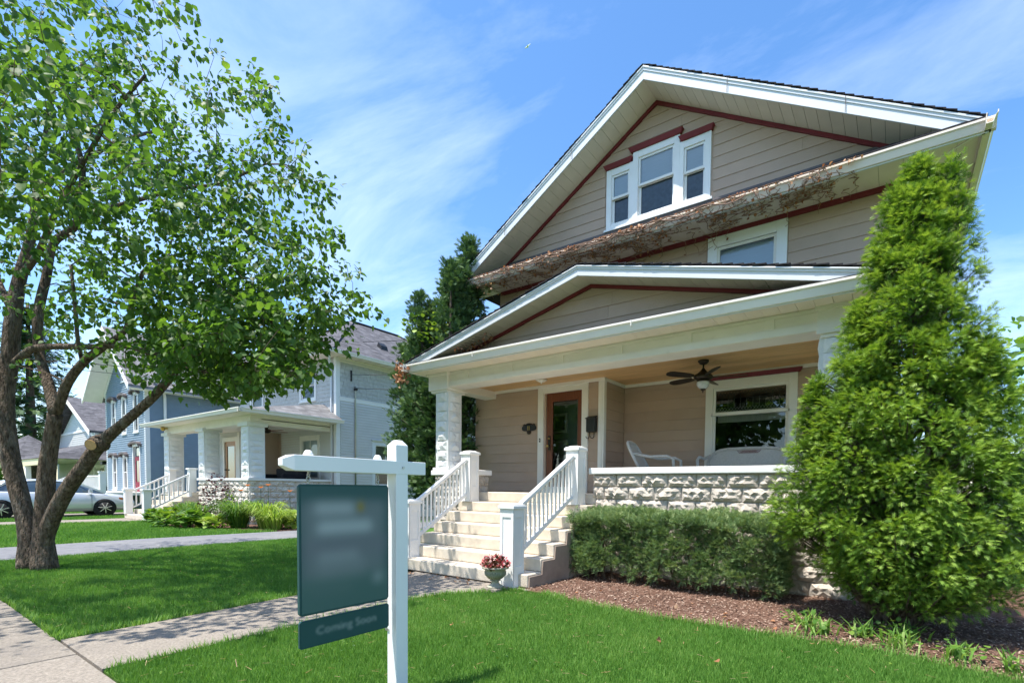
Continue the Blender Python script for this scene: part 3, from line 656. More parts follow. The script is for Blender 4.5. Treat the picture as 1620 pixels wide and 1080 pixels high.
for x0, x1 in ((-7.97, -7.42), (-.89, -.34)):
    hd = MB().box(x0, x1, YP-.06, 7.45, 3.27, 3.60).build('column_head', 'trim', H, bevel=.006)
    MB().box(x0+.04, x1-.04, YP-.03, 7.42, 3.225, 3.272).build('column_cap', 'trim', hd, bevel=.012)
    MB().box(x0-.02, x1+.02, YP-.085, 7.47, 3.555, 3.604).build('head_band', 'trim', hd, bevel=.006)
column('column', H, -7.82, YP+.005, 1.67, 3.24, .36, COLM, .196)
column('column', H, -.86, YP+.005, 1.67, 3.24, .36, COLM, .196)
pl = MB(); pl.box(-7.87, -7.40, YP-.04, 7.41, 1.655, 1.72); pl.build('column_base', 'colwhite', H, bevel=.01)

# ---- porch gable roof
pspan = lambda z: (-4.16-(4.62-z)/.244, -4.16+(4.62-z)/.244)
pg = wallback(H, frY(YP), lambda z: (max(-7.75, pspan(z)[0]), min(-.57, pspan(z)[1])), 3.62, 4.6, [], 'tan', 'porch_gable', extra=(3.8, 4.0, 4.2, 4.4))
lap(pg, frY(YP), lambda z: pspan(z+.04), 3.80, 4.56, .203, [], 'tan', proud=.021, jl=3)
gable_roof(H, -4.16, 4.0, 4.735, .244, 6.50, Y2-.03, YP, .150, 'soffit', .2, .055)
pp = MB().prism([(-8.1, 6.5, 3.69), (-8.1, 6.95, 3.80), (-8.1, 6.95, 3.835), (-8.1, 6.5, 3.735)], (7.88, 0, 0)).build('pent_roof', 'shingle', H)
MB().prism([(-8.12, 6.47, 3.738), (-8.12, 6.95, 3.84), (-8.12, 6.95, 3.85), (-8.12, 6.47, 3.752)], (7.92, 0, 0)).build('shingles', 'shingle', pp)
gutter(H, (-8.20, 6.43, 3.725), (-.12, 6.43, 3.725), (0, -1, 0), .135, .11, 'trim')
gutter(H, (-8.20, 6.36, 3.725), (-8.20, 9.2, 3.725), (-1, 0, 0), .135, .11, 'trim')
MB().box(-8.13, -.2, 6.505, 6.53, 3.575, 3.72).build('fascia', 'coolwhite', H)
fs = MB().box(-8.1, -.2, 6.53, YP, 3.622, 3.635).build('soffit', 'hood', H)
x = -8.1
while x < -.22:
    MB().box(x, min(x+.196, -.2), 6.53, YP-.001, 3.602, 3.62).build('soffit_board', 'soffit', fs); x += .2
MB().box(-8.1, -7.83, 6.96, 9.0, 3.603, 3.62).build('soffit', 'soffit', H)
MB().box(-.5, -.2, 6.96, 9.2, 3.603, 3.62).build('soffit', 'soffit', H)
MB().box(-.2, -.17, 6.5, 9.2, 3.575, 3.74).build('fascia', 'coolwhite', H)
gutter(H, (-.06, 6.4, 3.725), (-.06, 9.2, 3.725), (1, 0, 0), .135, .11, 'trim')
# ridge beam detail light on the ceiling by the door
for x in (-6.3, -3.2):      # slip joints of the gutters
    MB().box(x-.006, x+.006, 6.424, 6.45, 3.64, 3.727).build('gutter_joint', 'trim', H)
    MB().box(x+.794, x+.806, 8.424, 8.45, 6.05, 6.142).build('gutter_joint', 'soffit', H)
for s in (-1, 1):
    for a in (1.55, 3.3):
        x = -4.12+s*a; z = 9.11-.586*a; MB().prism([(x-.004, 8.566, z-.004), (x+.004, 8.566, z-.004), (x+.004, 8.566, z-.238), (x-.004, 8.566, z-.238)], (0, .006, 0)).build('fascia_joint', 'hood', H)
# ---- porch floor, low walls, stairs
MB().box(-7.8, -.5, YP+.03, Y1+.06, FL-.16, FL).build('porch_floor', 'cream', H)
MB().box(-4.74, -.5, Y1+.06, Y2, FL-.16, FL-.001).build('porch_floor', 'cream', H)
def low_wall(x0, x1, n=8):
    p = MB().box(x0+.02, x1-.02, YP+.085, YP+.36, 0, 1.565).build('porch_wall', 'mortar', H)
    MB().box(x0+.01, x1-.01, YP+.028, YP+.09, 0, 1.562).build('mortar_bed', 'mortar', p)
    block_wall(p, 'Y', YP+.02, x0, x1, 1.565, n)
    block_wall(p, 'X', x1-.02, YP+.03, YP+.36, 1.565, n, True)
    MB().box(x0-.05, x1+.05, YP-.05, YP+.41, 1.565, 1.665).build('wall_cap', 'white', p, bevel=.012)
    return p
low_wall(-7.86, -6.70); low_wall(-4.10, -.44)
base = MB().box(-.5, -.47, YP+.3, Y2, 0, 1.565).box(-.47, XR-.001, Y2-.3, Y2-.05, 0, 1.24).build('foundation', 'mortar', H)
block_wall(base, 'X', -.46, YP+.36, Y2-.3, 1.565, 7, True)
MB().box(-.92, -.40, YP+.41, Y2-.3, 1.565, 1.664).build('wall_cap', 'white', base, bevel=.012)
st = MB()
for k in range(7): st.box(-6.84+.004*k, -4.03-.004*k, 5.17+.3*k, 7.2, .178*k, .178*(k+1)-.03)
st = st.build('stairs', 'cheek', H)
for k in range(6):
    MB().box(-6.86, -4.015, 5.15+.3*k, 5.15+.3*(k+1)+.02, .178*k+.004, .178*(k+1)).build('step', 'cream', st, bevel=.014)
MB().box(-6.86, -4.05, 5.15+1.8, 7.25, 1.072, FL+.001).build('step', 'cream', st, bevel=.014)
# cheek face of bare concrete on the right side
ck = MB().prism([(-4.012, 5.16, 0), (-4.012, 6.95, 0)]+[(-4.012, 6.95-.3*i if j == 0 else 6.95-.3*(i+1)+.02, 1.068-.178*i-.03) for i in range(6) for j in (0, 1)], (.02, 0, 0)).build('stair_cheek', 'cheek', H)
def newel(parent, x0, y0, z0, z1, s=.235):
    x1, y1 = x0+s, y0+s
    n = MB().box(x0+.012, x1-.012, y0+.012, y1-.012, z0, z1-.05).build('newel_post', 'white', parent, bevel=.003)
    t = .045
    for (a0, a1, b0, b1, ax) in ((x0, x1, y0, y0, 'y'), (y0, y1, x1, x1, 'x')):
        mb = MB(); f = (lambda u, o, z: (u, y0+.012-o, z)) if ax == 'y' else (lambda u, o, z: (x1-.012+o, u, z))
        fbox(mb, f, a0, a0+t, 0, .012, z0, z1-.05); fbox(mb, f, a1-t, a1, 0, .0121, z0, z1-.05)
        fbox(mb, f, a0+t, a1-t, 0, .0115, z0, z0+.28); fbox(mb, f, a0+t, a1-t, 0, .0115, z1-.19, z1-.05)
        mb.build('panel_frame', 'white', n, bevel=.003)
    e = .022
    MB().box(x0-.004, x1+.004, y0-.004, y1+.004, z0, z0+.02).build('foot', 'white', n)
    cp = MB(); cp.box(x0-e, x1+e, y0-e, y1+e, z1-.075, z1-.035); cp.box(x0-e*.3, x1+e*.3, y0-e*.3, y1+e*.3, z1-.036, z1-.018); cp.hexa([(x0+.01, y0+.01, z1-.019), (x1-.01, y0+.01, z1-.019), (x1-.01, y1-.01, z1-.019), (x0+.01, y1-.01, z1-.019), (x0+.05, y0+.05, z1), (x1-.05, y0+.05, z1), (x1-.05, y1-.05, z1), (x0+.05, y1-.05, z1)])
    cp.build('newel_cap', 'white', n, bevel=.004)
for xr, ylo, zlo in ((-6.64, 5.24, .178), (-4.29, 5.04, 0.0)):
    rail = MB().beam((xr, ylo+.2, 1.045), (xr, 6.66, 1.855), .075, .06).build('railing', 'white', H, bevel=.012)
    MB().beam((xr, ylo+.2, .40 if zlo == 0 else .46), (xr, 6.66, 1.215), .045, .06).build('bottom_rail', 'white', rail, bevel=.006)
    newel(rail, xr-.118, ylo, zlo, 1.125); newel(rail, xr-.118, 6.62, 1.07, 2.01)
    bal = MB().box(-.016, .016, -.016, .016, 0, 1).mesh('baluster', K['white'])
    n = 13; ya = ylo+.30
    for i in range(n):
        y = ya+(6.57-ya)*i/(n-1); t = (y-ylo-.2)/(6.66-ylo-.2); zb = (.40 if zlo == 0 else .46)*(1-t)+1.215*t; zt = 1.045+(1.855-1.045)*t-.02
        link('baluster', bal, rail, (xr, y, zb), None, (1, 1, zt-zb))
# ---- small fittings on the porch wall
p = MB(); f = frY(Y1)
fitp = thing('house_number_plaque', 'dark oval cast iron plaque on the tan wall left of the door', 'plaque', (-6.52, Y1-.03, 2.55))
mb = MB(); c0 = (-6.52, Y1-.045, 2.60)
oval = [(c0[0]+(.19 if abs(math.cos(t)) > .35 else .19)*math.copysign(abs(math.cos(t))**.6, math.cos(t)), c0[1], c0[2]+.065*math.copysign(abs(math.sin(t))**.75, math.sin(t))) for t in [i*math.pi/12 for i in range(24)]]
mb.prism(oval, (0, .022, 0)); mb.build('plate', 'black', fitp, bevel=.005)
mb = MB(); mb.prism([(c0[0]+.1*math.cos(t), c0[1]+.004, c0[2]+.055+.05*math.sin(t)) for t in [i*math.pi/8 for i in range(9)]], (0, .018, 0)); mb.prism([(c0[0]+.055*math.cos(t), c0[1]+.003, c0[2]-.085+.045*math.sin(t)) for t in [i*math.pi/8 for i in range(16)]], (0, .018, 0)); mb.tube([(c0[0]-.15, c0[1]+.01, c0[2]+.05), (c0[0]-.13, c0[1]+.01, c0[2]+.085), (c0[0]-.1, c0[1]+.01, c0[2]+.07)], .01, 6); mb.tube([(c0[0]+.15, c0[1]+.01, c0[2]+.05), (c0[0]+.13, c0[1]+.01, c0[2]+.085), (c0[0]+.1, c0[1]+.01, c0[2]+.07)], .01, 6)
mb.build('scrollwork', 'bronze', fitp, True)
mb = MB()
for dx in (-.025, .012): mb.box(c0[0]+dx, c0[0]+dx+.012, c0[1]-.008, c0[1]-.0, c0[2]-.045, c0[2]+.045)
mb.build('digit', 'brass', fitp)
t = thing('mailbox', 'black wall mailbox with two curled newspaper hooks right of the door', 'mailbox', (-4.95, Y1-.05, 2.4))
MB().box(-5.045, -4.855, Y1-.135, Y1-.024, 2.43, 2.70).build('box', 'black', t, bevel=.008)
MB().prism([(-5.055, Y1-.155, 2.68), (-5.055, Y1-.024, 2.735), (-5.055, Y1-.024, 2.75), (-5.055, Y1-.158, 2.695)], (.21, 0, 0)).build('lid', 'black', t)
for dx in (-5.0, -4.9): MB().tube([(dx, Y1-.06, 2.44), (dx, Y1-.07, 2.34), (dx-.012, Y1-.10, 2.305), (dx-.022, Y1-.14, 2.31), (dx-.03, Y1-.155, 2.345)], .008, 6).build('hook', 'black', t, True)
MB().lathe([(.02, 0), (.02, .004), (.012, .012)], (0, 0, 0), 12)
t = thing('doorbell', 'small brass doorbell button on the white casing left of the door', 'doorbell', (-6.22, Y1-.05, 2.33))
mb = MB(); mb.box(-6.235, -6.205, Y1-.056, Y1-.046, 2.29, 2.37); mb.build('plate', 'bronze', t, bevel=.004); MB().tube([(-6.22, Y1-.056, 2.33), (-6.22, Y1-.064, 2.33)], .008, 8).build('button', 'white', t)
t = thing('porch_light', 'small round ceiling light with pale shade in front of the door', 'light', (-5.75, 7.75, 3.45))
MB().lathe([(.05, 0), (.055, -.012), (.02, -.02)], (-5.75, 7.75, 3.452), 16).build('base', 'bronze', t, True)
MB().lathe([(.02, -.02), (.10, -.03), (.115, -.045), (.06, -.075), (.012, -.085), (.012, -.11), (.004, -.115)], (-5.75, 7.75, 3.452), 18).build('shade', 'trim', t, True)
# ---- ceiling fan
t = thing('ceiling_fan', 'dark bronze ceiling fan with glass lantern under the pine porch ceiling', 'ceiling fan', (-2.70, 8.1, 3.455))
c0 = (-2.70, 8.1, 3.455)
MB().lathe([(.085, 0), (.09, -.02), (.06, -.055), (.03, -.07)], c0, 18).build('canopy', 'bronze', t, True)
MB().tube([(c0[0], c0[1], 3.40), (c0[0], c0[1], 3.30)], .014, 10).build('downrod', 'bronze', t, True)
MB().lathe([(.02, -.13), (.05, -.17), (.10, -.215), (.14, -.235), (.155, -.26), (.15, -.295), (.11, -.315), (.09, -.33)], c0, 22).build('motor', 'bronze', t, True)
for k in range(5):
    a = math.radians(18+72*k); d = Vector((math.cos(a), math.sin(a), 0)); n = Vector((-d.y, d.x, 0)); o = Vector(c0)+Vector((0, 0, -.275))
    mb = MB(); mb.beam(o+d*.13, o+d*.24, .05, .012); br = mb.build('blade_iron', 'bronze', t)
    P = [(.2, .045), (.28, .062), (.45, .072), (.6, .07), (.66, .055), (.69, .02)]
    up = [o+d*r+n*w+Vector((0, 0, .02*w/.07)) for r, w in P]; dn = [o+d*r-n*w-Vector((0, 0, .02*w/.07)) for r, w in P][::-1]
    MB().prism(up+dn, (0, 0, .008)).build('blade', 'bronze', br)
MB().lathe([(.085, -.33), (.10, -.35), (.105, -.38), (.09, -.42), (.06, -.455), (.03, -.47)], c0, 20).build('lantern_glass', 'lens', t, True)
MB().lathe([(.09, -.325), (.108, -.34), (.09, -.352)], c0, 20).build('lantern_ring', 'bronze', t, True)
MB().lathe([(.045, -.462), (.035, -.48), (.012, -.495), (.008, -.52), (.003, -.53)], c0, 14).build('finial', 'bronze', t, True)

# ---- wicker furniture on the porch
def arc_back(w, h, n=14, rr=.45):
    """outline of a rounded back from foot to foot"""
    P = []
    for i in range(n+1):
        a = math.pi*i/n; P.append((-w/2*math.copysign(abs(math.cos(a))**rr, math.cos(a)), h*abs(math.sin(a))**.55))
    return P
def wicker(name, label, cat, loc, rz, w, hb, recl, arms=True):
    t = thing(name, label, cat, loc); t.rotation_euler = (0, 0, rz); ORG[t.name] = Vector((0, 0, 0))
    def B(mb, nm, m='wicker', par=None, sm=False, bv=0):
        return mb.build(nm, m, par or t, sm, bv)
    ORG[t.name] = Vector((0, 0, 0)); sh = .40; d = .56
    B(MB().box(-w/2, w/2, -d/2, d/2, sh-.07, sh), 'seat', bv=.03)
    B(MB().box(-w/2+.03, w/2-.03, -d/2-.01, d/2-.04, sh, sh+.07), 'cushion', 'wicker', bv=.03)
    O = arc_back(w+.06, hb); f = lambda u, z: (u, d/2+recl*z*1.0, sh+z)
    bk = B(MB().prism([f(u*.94, z*.96) for u, z in O], (0, .025, 0)), 'backrest')
    B(MB().tube([f(u, z) for u, z in O], .028, 8), 'back_rim', par=bk, sm=True)
    if w > 1:
        g = MB()
        for i in range(-6, 7):
            for s in (-1, 1): g.beam(f(i*.025+.0, hb*.80), f(i*.025+s*.05, hb*.92), .006, .006, (0, 1, 0))
        B(g, 'lattice', 'red', bk)
    for s in (-1, 1):
        x = s*w/2
        B(MB().tube([(x, d/2+recl*.28, sh+.30), (x*1.05, .12, sh+.24), (x*1.05, -.16, sh+.25), (x*1.04, -.27, sh+.20), (x*1.0, -.29, sh-.02)], .026, 8), 'armrest', sm=True)
        for yy in (-d/2+.03, d/2-.03): B(MB().tube([(x*.95, yy, 0), (x*.95, yy, sh-.03)], .022, 8), 'leg', sm=True)
    return t
wicker('wicker_chair', 'white wicker chair facing right at the left end of the porch wall', 'chair', (-3.42, 8.15, FL), math.radians(98), .55, .52, .55)
wicker('wicker_settee', 'long white wicker settee with rounded back under the porch window', 'settee', (-2.15, 8.62, FL), 0, 1.35, .42, .14)
wicker('wicker_armchair', 'white wicker armchair half hidden behind the arborvitae on the porch', 'chair', (-1.02, 8.05, FL), math.radians(-80), .55, .40, .2)
# ================================================================ YARD SIGN
t = thing('yard_sign', 'white hanging sign post with dark green realty panel and rider on the front lawn', 'sign', (-2.60, 2.0, 0))
px, py = -2.60, 2.0; ps = .089
mb = MB().box(px-ps/2, px+ps/2, py-ps/2, py+ps/2, -.02, 1.585); post = mb.build('post', 'postwhite', t, bevel=.003)
MB().hexa([(px-ps/2-.001, py-ps/2-.001, 1.583), (px+ps/2+.001, py-ps/2-.001, 1.583), (px+ps/2+.001, py+ps/2+.001, 1.583), (px-ps/2-.001, py+ps/2+.001, 1.583), (px-.02, py-.02, 1.617), (px+.02, py-.02, 1.617), (px+.02, py+.02, 1.617), (px-.02, py+.02, 1.617)]).build('post_cap', 'postwhite', post, bevel=.003)
ya, yb = 1.285, 2.185; az0, az1 = 1.405, 1.487; aw = .04
mb = MB().box(px-aw-.006, px+aw+.006, ya+.05, yb, az0, az1)
arm = mb.build('arm', 'postwhite', t, bevel=.003)
MB().hexa([(px-.022, ya, az0+.024), (px+.022, ya, az0+.024), (px+aw+.006, ya+.051, az0), (px-aw-.006, ya+.051, az0), (px-.022, ya, az1-.022), (px+.022, ya, az1-.022), (px+aw+.006, ya+.051, az1), (px-aw-.006, ya+.051, az1)]).build('arm_cap', 'postwhite', arm, bevel=.002)
for y in (1.43, 1.855):
    mb = MB().lathe([(.024, 0), (.026, .006), (.022, .014), (.018, .024), (.010, .030)], (px, y, az1), 10); mb.build('eye_bolt_cap', 'postwhite', arm, True)
    k = MB(); k.tube([(px, y, az0+.002), (px, y, az0-.012)], .005, 6)
    for i in range(3):
        c = az0-.022-.018*i; k.tube([(px+(0 if i % 2 else .010*math.cos(a)), y+(.010*math.cos(a) if i % 2 else 0), c+.013*math.sin(a)) for a in [j*math.pi/5 for j in range(11)]], .0028, 5, False)
    k.build('chain', 'steel', arm, True)
MB().tube([(px+ps/2+.004, py+.005, 1.447), (px+ps/2+.010, py+.005, 1.447)], .008, 10).build('bolt', 'steel', post)
mb = MB().box(px-ps/2-.012, px-ps/2+.02, py-ps/2-.008, py-ps/2-.003, .42, .435); mb.build('clip', 'steel', post)
# printed faces: a fine grid whose colours carry the blurred print
def print_mat(name):
    m = bpy.data.materials.new(name); m.use_nodes = True; N, L = m.node_tree.nodes, m.node_tree.links
    a = N.new('ShaderNodeAttribute'); a.attribute_name = 'print'; b = N['Principled BSDF']; L.new(a.outputs['Color'], b.inputs['Base Color']); b.inputs['Roughness'].default_value = .42; b.inputs['Specular IOR Level'].default_value = .4
    nz = N.new('ShaderNodeTexNoise'); nz.inputs['Scale'].default_value = 6; bp = N.new('ShaderNodeBump'); bp.inputs['Strength'].default_value = .03; L.new(nz.outputs['Fac'], bp.inputs['Height']); L.new(bp.outputs[0], b.inputs['Normal'])
    return m
def blur(A, n):
    for ax in (0, 1):
        for _ in range(3):
            P = np.pad(A, [(n, n) if a == ax else (0, 0) for a in range(A.ndim)], mode='edge'); c = np.cumsum(P, axis=ax); z = np.zeros_like(np.take(c, [0], axis=ax)); c = np.concatenate([z, c], axis=ax)
            k = 2*n+1; L = A.shape[ax]
            A = (np.take(c, range(k, k+L), axis=ax)-np.take(c, range(0, L), axis=ax))/k
    return A
PRM = print_mat('sign_print')
def printed(name, parent, x, y0, y1, z0, z1, img):
    """img (rows top-down, cols, 3) laid on the face looking right (+X)"""
    h, w, _ = img.shape
    yy = np.linspace(y0, y1, w); zz = np.linspace(z1, z0, h)
    V = np.array([(x, a, b) for b in zz for a in yy])-np.array(org(parent)); F = np.array([(j*w+i, j*w+i+1, (j+1)*w+i+1, (j+1)*w+i) for j in range(h-1) for i in range(w-1)])
    me = npmesh(name, V, F, 'postwhite'); me.materials.clear(); me.materials.append(PRM)
    at = me.attributes.new('print', 'FLOAT_COLOR', 'POINT'); at.data.foreach_set('color', np.concatenate([img.reshape(-1, 3), np.ones((h*w, 1))], 1).astype(np.float32).ravel())
    return link(name, me, parent)
pa, pb, pz0, pz1 = 1.372, 1.925, .632, 1.336
pn = MB(); q = .014
pn.prism([(px-.012, pa+q, pz0), (px-.012, pb-q, pz0), (px-.012, pb, pz0+q), (px-.012, pb, pz1-q), (px-.012, pb-q, pz1), (px-.012, pa+q, pz1), (px-.012, pa, pz1-q), (px-.012, pa, pz0+q)], (.022, 0, 0))
K['signgreen'] = mat('sign_green', (.016, .066, .066), .45, .05, 5); K['signedge'] = mat('sign_edge', (.02, .05, .05), .5)
panel = pn.build('panel', 'signgreen', t, bevel=.002)
h, w = 96, 76
tq = np.array([.018, .074, .076]); gr = np.array([.36, .40, .40]); img = np.tile(tq, (h, w, 1)); v = np.linspace(0, 1, h)[:, None]; u = np.linspace(0, 1, w)[None]
def soft(cond, c, a):
    global img
    m = cond.astype(float)[..., None]*a; img = img*(1-m)+np.array(c)*m
soft((v > .12) & (v < .80) & (u > .0) & (u < .97), (.16, .185, .195), .75)
soft((v > .42) & (v < .56) & (u > .02) & (u < 1.0), (.13, .145, .165), .8)
soft((v > .72), (.06, .125, .115), .85)
soft((v > .13) & (v < .22) & (u > .14) & (u < .58), gr, .85); soft((v > .29) & (v < .375) & (u > .16) & (u < .79), gr*1.1, .9)
soft((v > .545) & (v < .58) & (u > .16) & (u < .63), gr*.9, .7); soft((v > .62) & (v < .65) & (u > .16) & (u < .72), gr*.8, .6); soft((v > .70) & (v < .73) & (u > .16) & (u < .72), gr*.7, .5); soft((v > .84) & (v < .86) & (u > .1) & (u < .55), gr*.5, .35)
soft((v > .76) & (v < .83) & (u > .84) & (u < .93), gr, .8)
img = blur(img, 3)
yl = np.exp(-(((u-.66)/.055)**2+((v-.17)/.05)**2))[..., None]; img = img*(1-.75*yl)+np.array([.22, .17, .02])*.75*yl
printed('print', panel, px+.0112, pa+.012, pb-.012, pz0+.012, pz1-.012, img)
# rider with its blurred lettering
ra, rb, rz0, rz1 = 1.372, 1.93, .455, .605
rd = MB(); q = .01
rd.prism([(px-.008, ra+q, rz0), (px-.008, rb-q, rz0), (px-.008, rb, rz0+q), (px-.008, rb, rz1-q), (px-.008, rb-q, rz1), (px-.008, ra+q, rz1), (px-.008, ra, rz1-q), (px-.008, ra, rz0+q)], (.014, 0, 0))
rider = rd.build('rider', 'signgreen', t, bevel=.0015)
fc = bpy.data.curves.new('txt', 'FONT'); fc.body = 'Coming Soon'; fc.size = 1; fo = bpy.data.objects.new('txt', fc); C.objects.link(fo)
dg = bpy.context.evaluated_depsgraph_get(); tm = fo.evaluated_get(dg).to_mesh(); tm.calc_loop_triangles()
TV = np.array([v_.co[:2] for v_ in tm.vertices]); TT = np.array([l.vertices[:] for l in tm.loop_triangles])
mn, mxx = TV.min(0), TV.max(0); h, w = 56, 208
TV = (TV-mn)/(mxx-mn); TV[:, 0] = (.16+.68*TV[:, 0])*w; TV[:, 1] = (.70-.42*TV[:, 1])*h
msk = np.zeros((h, w)); gx_, gy_ = np.meshgrid(np.arange(w)+.5, np.arange(h)+.5)
for tr in TT:
    a, b, c = TV[tr]; x0, x1 = int(max(0, min(a[0], b[0], c[0])-1)), int(min(w, max(a[0], b[0], c[0])+2)); y0, y1 = int(max(0, min(a[1], b[1], c[1])-1)), int(min(h, max(a[1], b[1], c[1])+2))
    X, Y = gx_[y0:y1, x0:x1], gy_[y0:y1, x0:x1]
    e = lambda p, q_: (q_[0]-p[0])*(Y-p[1])-(q_[1]-p[1])*(X-p[0])
    e1, e2, e3 = e(a, b), e(b, c), e(c, a); msk[y0:y1, x0:x1] = np.maximum(msk[y0:y1, x0:x1], ((e1 >= 0) & (e2 >= 0) & (e3 >= 0)) | ((e1 <= 0) & (e2 <= 0) & (e3 <= 0)))
bpy.data.objects.remove(fo)
msk = blur(msk, 2)[..., None]
img = np.tile(np.array([.016, .068, .070]), (h, w, 1)); img = img*(1-msk*.75)+np.array([.34, .40, .38])*msk*.75
printed('print', rider, px+.0070, ra+.008, rb-.008, rz0+.008, rz1-.008, img)
for y in (1.47, 1.84): MB().tube([(px, y, rz1-.01), (px, y, pz0+.01)], .0025, 5).build('hook', 'steel', rider)

# ================================================================ URN WITH BEGONIAS
ux, uy = -4.27, 4.80
t = thing('stone_urn', 'mossy stone urn on the walk beside the lower right newel', 'urn', (ux, uy, 0))
MB().box(ux-.13, ux+.13, uy-.13, uy+.13, 0, .045).build('plinth', 'concrete', t, bevel=.008)
MB().lathe([(.115, .045), (.105, .06), (.06, .085), (.045, .11), (.05, .125), (.075, .135), (.06, .145)], (ux, uy, 0), 24).build('stem', 'urn', t, True)
prof = [(.05, .14), (.085, .155), (.122, .205), (.135, .25), (.132, .275), (.145, .285), (.172, .29), (.178, .305), (.172, .315), (.148, .312), (.125, .29), (.05, .28)]
MB().lathe(prof, (ux, uy, 0), 28).build('bowl', 'urn', t, True)
fl = MB()
for i in range(22):
    a = 2*math.pi*i/22; fl.tube([(ux+.085*math.cos(a), uy+.085*math.sin(a), .162), (ux+.126*math.cos(a), uy+.126*math.sin(a), .212), (ux+.136*math.cos(a), uy+.136*math.sin(a), .25)], [.008, .012, .006], 5)
fl.build('gadroon', 'urn', t, True)
t = thing('begonia_plant', 'red and pink flowering begonia growing in the stone urn', 'plant', (ux, uy, .3))
MB().lathe([(.14, 0), (.1, .012), (.02, .015)], (ux, uy, .285), 16).build('potting_soil', 'soil', t)
LEAF6 = np.array([(0, 0, 0), (-.42, .25, .06), (-.46, .6, .05), (0, 1, -.08), (.46, .6, .05), (.42, .25, .06), (0, .45, 0)]); LF6 = np.array([(0, 5, 6), (5, 4, 6), (4, 3, 6), (3, 2, 6), (2, 1, 6), (1, 0, 6)])
def dome(n, c, r, zr, lo=.0):
    a = nrg.random(n)*2*math.pi; z = lo+(1-lo)*nrg.random(n); q = np.sqrt(np.maximum(0, 1-z*z)); s = nrg.random(n)**.4
    d = np.stack([q*np.cos(a), q*np.sin(a), z], 1); return np.array(c)+d*np.array([r, r, zr])*s[:, None], d
p, d = dome(240, (ux, uy, .295), .17, .15); dd = d+nrg.normal(0, .5, d.shape); scatter('leaf', LEAF6, LF6, p, frames(dd, None, nrg.random(240)*6), 'begonia', t, scale=.03+.02*nrg.random(240))
p, d = dome(230, (ux, uy, .30), .18, .18, .1); dd = d+nrg.normal(0, .6, d.shape); scatter('blossom', LEAF6, LF6, p+d*.01, frames(dd, None, nrg.random(230)*6), 'pink', t, scale=.022+.016*nrg.random(230))

# ================================================================ HEDGE, ARBORVITAE, JUNIPER
def spray_fan(n=5, l=1., w=.1, curl=.1, lite=False):
    """flat scale-leaf fan: a main stem with side fronds, as triangles"""
    V, F = [], []
    def frond(a, b, wd):
        a, b = Vector(a), Vector(b); d = (b-a); s = Vector((-d.y, d.x, 0)).normalized()*wd; m = a+d*.45; i = len(V)
        V.extend([tuple(a), tuple(m+s+Vector((0, 0, .02))), tuple(b), tuple(m-s-Vector((0, 0, .02)))]); F.extend([(i, i+1, i+2), (i, i+2, i+3)])
    def tri(a, b, wd):
        a, b = Vector(a), Vector(b); d = (b-a); s = Vector((-d.y, d.x, 0)).normalized()*wd; m = a+d*.3; i = len(V)
        V.extend([tuple(m+s*1.15+Vector((0, 0, .02))), tuple(b), tuple(a-s*.4)]); F.append((i, i+1, i+2))
    frond((0, 0, 0), (0, l, -curl), w)
    for i in range(n):
        y = l*(.15+.62*i/n)
        for s in (-1, 1): (tri if lite else frond)((0, y, -curl*y*y), (s*l*(.42-.045*i), y+l*.30, -curl*(y+.3)**2+.03), w*.8)
    return np.array(V), np.array(F)
FAN, FANF = spray_fan(4, 1, .085, .12)
FNE, FNEF = spray_fan(3, 1, .072, .16, True)
FNJ, FNJF = spray_fan(4, 1, .10, .12, True)
def needle_sprig(n=6):
    V, F = [], []
    for i in range(n):
        y = .12+.8*i/n; l = .34*(1-.45*i/n)
        for s in (-1, 1):
            k = len(V); z = .10*((i % 3)-1); V += [(0, y, 0), (s*l, y+.24, z), (s*l*.35, y+.02, z*.3+.01)]
            V[k:] = [(-.02*s, y-.02, 0), (s*l, y+.24, z), (.03*s, y+.11, .02)]; F.append((k, k+1, k+2))
    return np.array(V), np.array(F)
SPR, SPRF = needle_sprig()

def tufted(t, TC, out, ts, per, tmpl, tf, m, sc, seed, droop=.0, wide=.65, inner=None, name='foliage', base=.0):
    """round clumps of sprays: every clump fans out of its own base point, light on the tips and shade inside put into the colour"""
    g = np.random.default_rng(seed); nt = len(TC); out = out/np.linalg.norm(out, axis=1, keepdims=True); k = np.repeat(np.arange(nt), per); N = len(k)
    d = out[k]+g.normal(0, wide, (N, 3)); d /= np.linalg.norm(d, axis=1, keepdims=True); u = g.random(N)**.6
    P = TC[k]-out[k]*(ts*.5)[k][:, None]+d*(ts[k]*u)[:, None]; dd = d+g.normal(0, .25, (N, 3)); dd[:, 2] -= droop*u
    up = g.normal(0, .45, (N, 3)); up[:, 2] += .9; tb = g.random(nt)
    val = np.clip(base-.05+.62*u*(.55+.45*np.einsum('ij,ij->i', d, out[k]))+.14*d[:, 2]+.34*(tb[k]-.5)+.10*g.normal(size=N), 0, 1)  # tips and upward sprays coloured lighter, as light would fall
    if inner is not None: val *= np.where(inner[k], .4, 1)  # inner clumps darkened, shade inside the crown put into the colour
    return scatter(name, tmpl, tf, P, frames(dd, up), m, t, rnd=val, scale=sc*(.7+.6*g.random(N)))
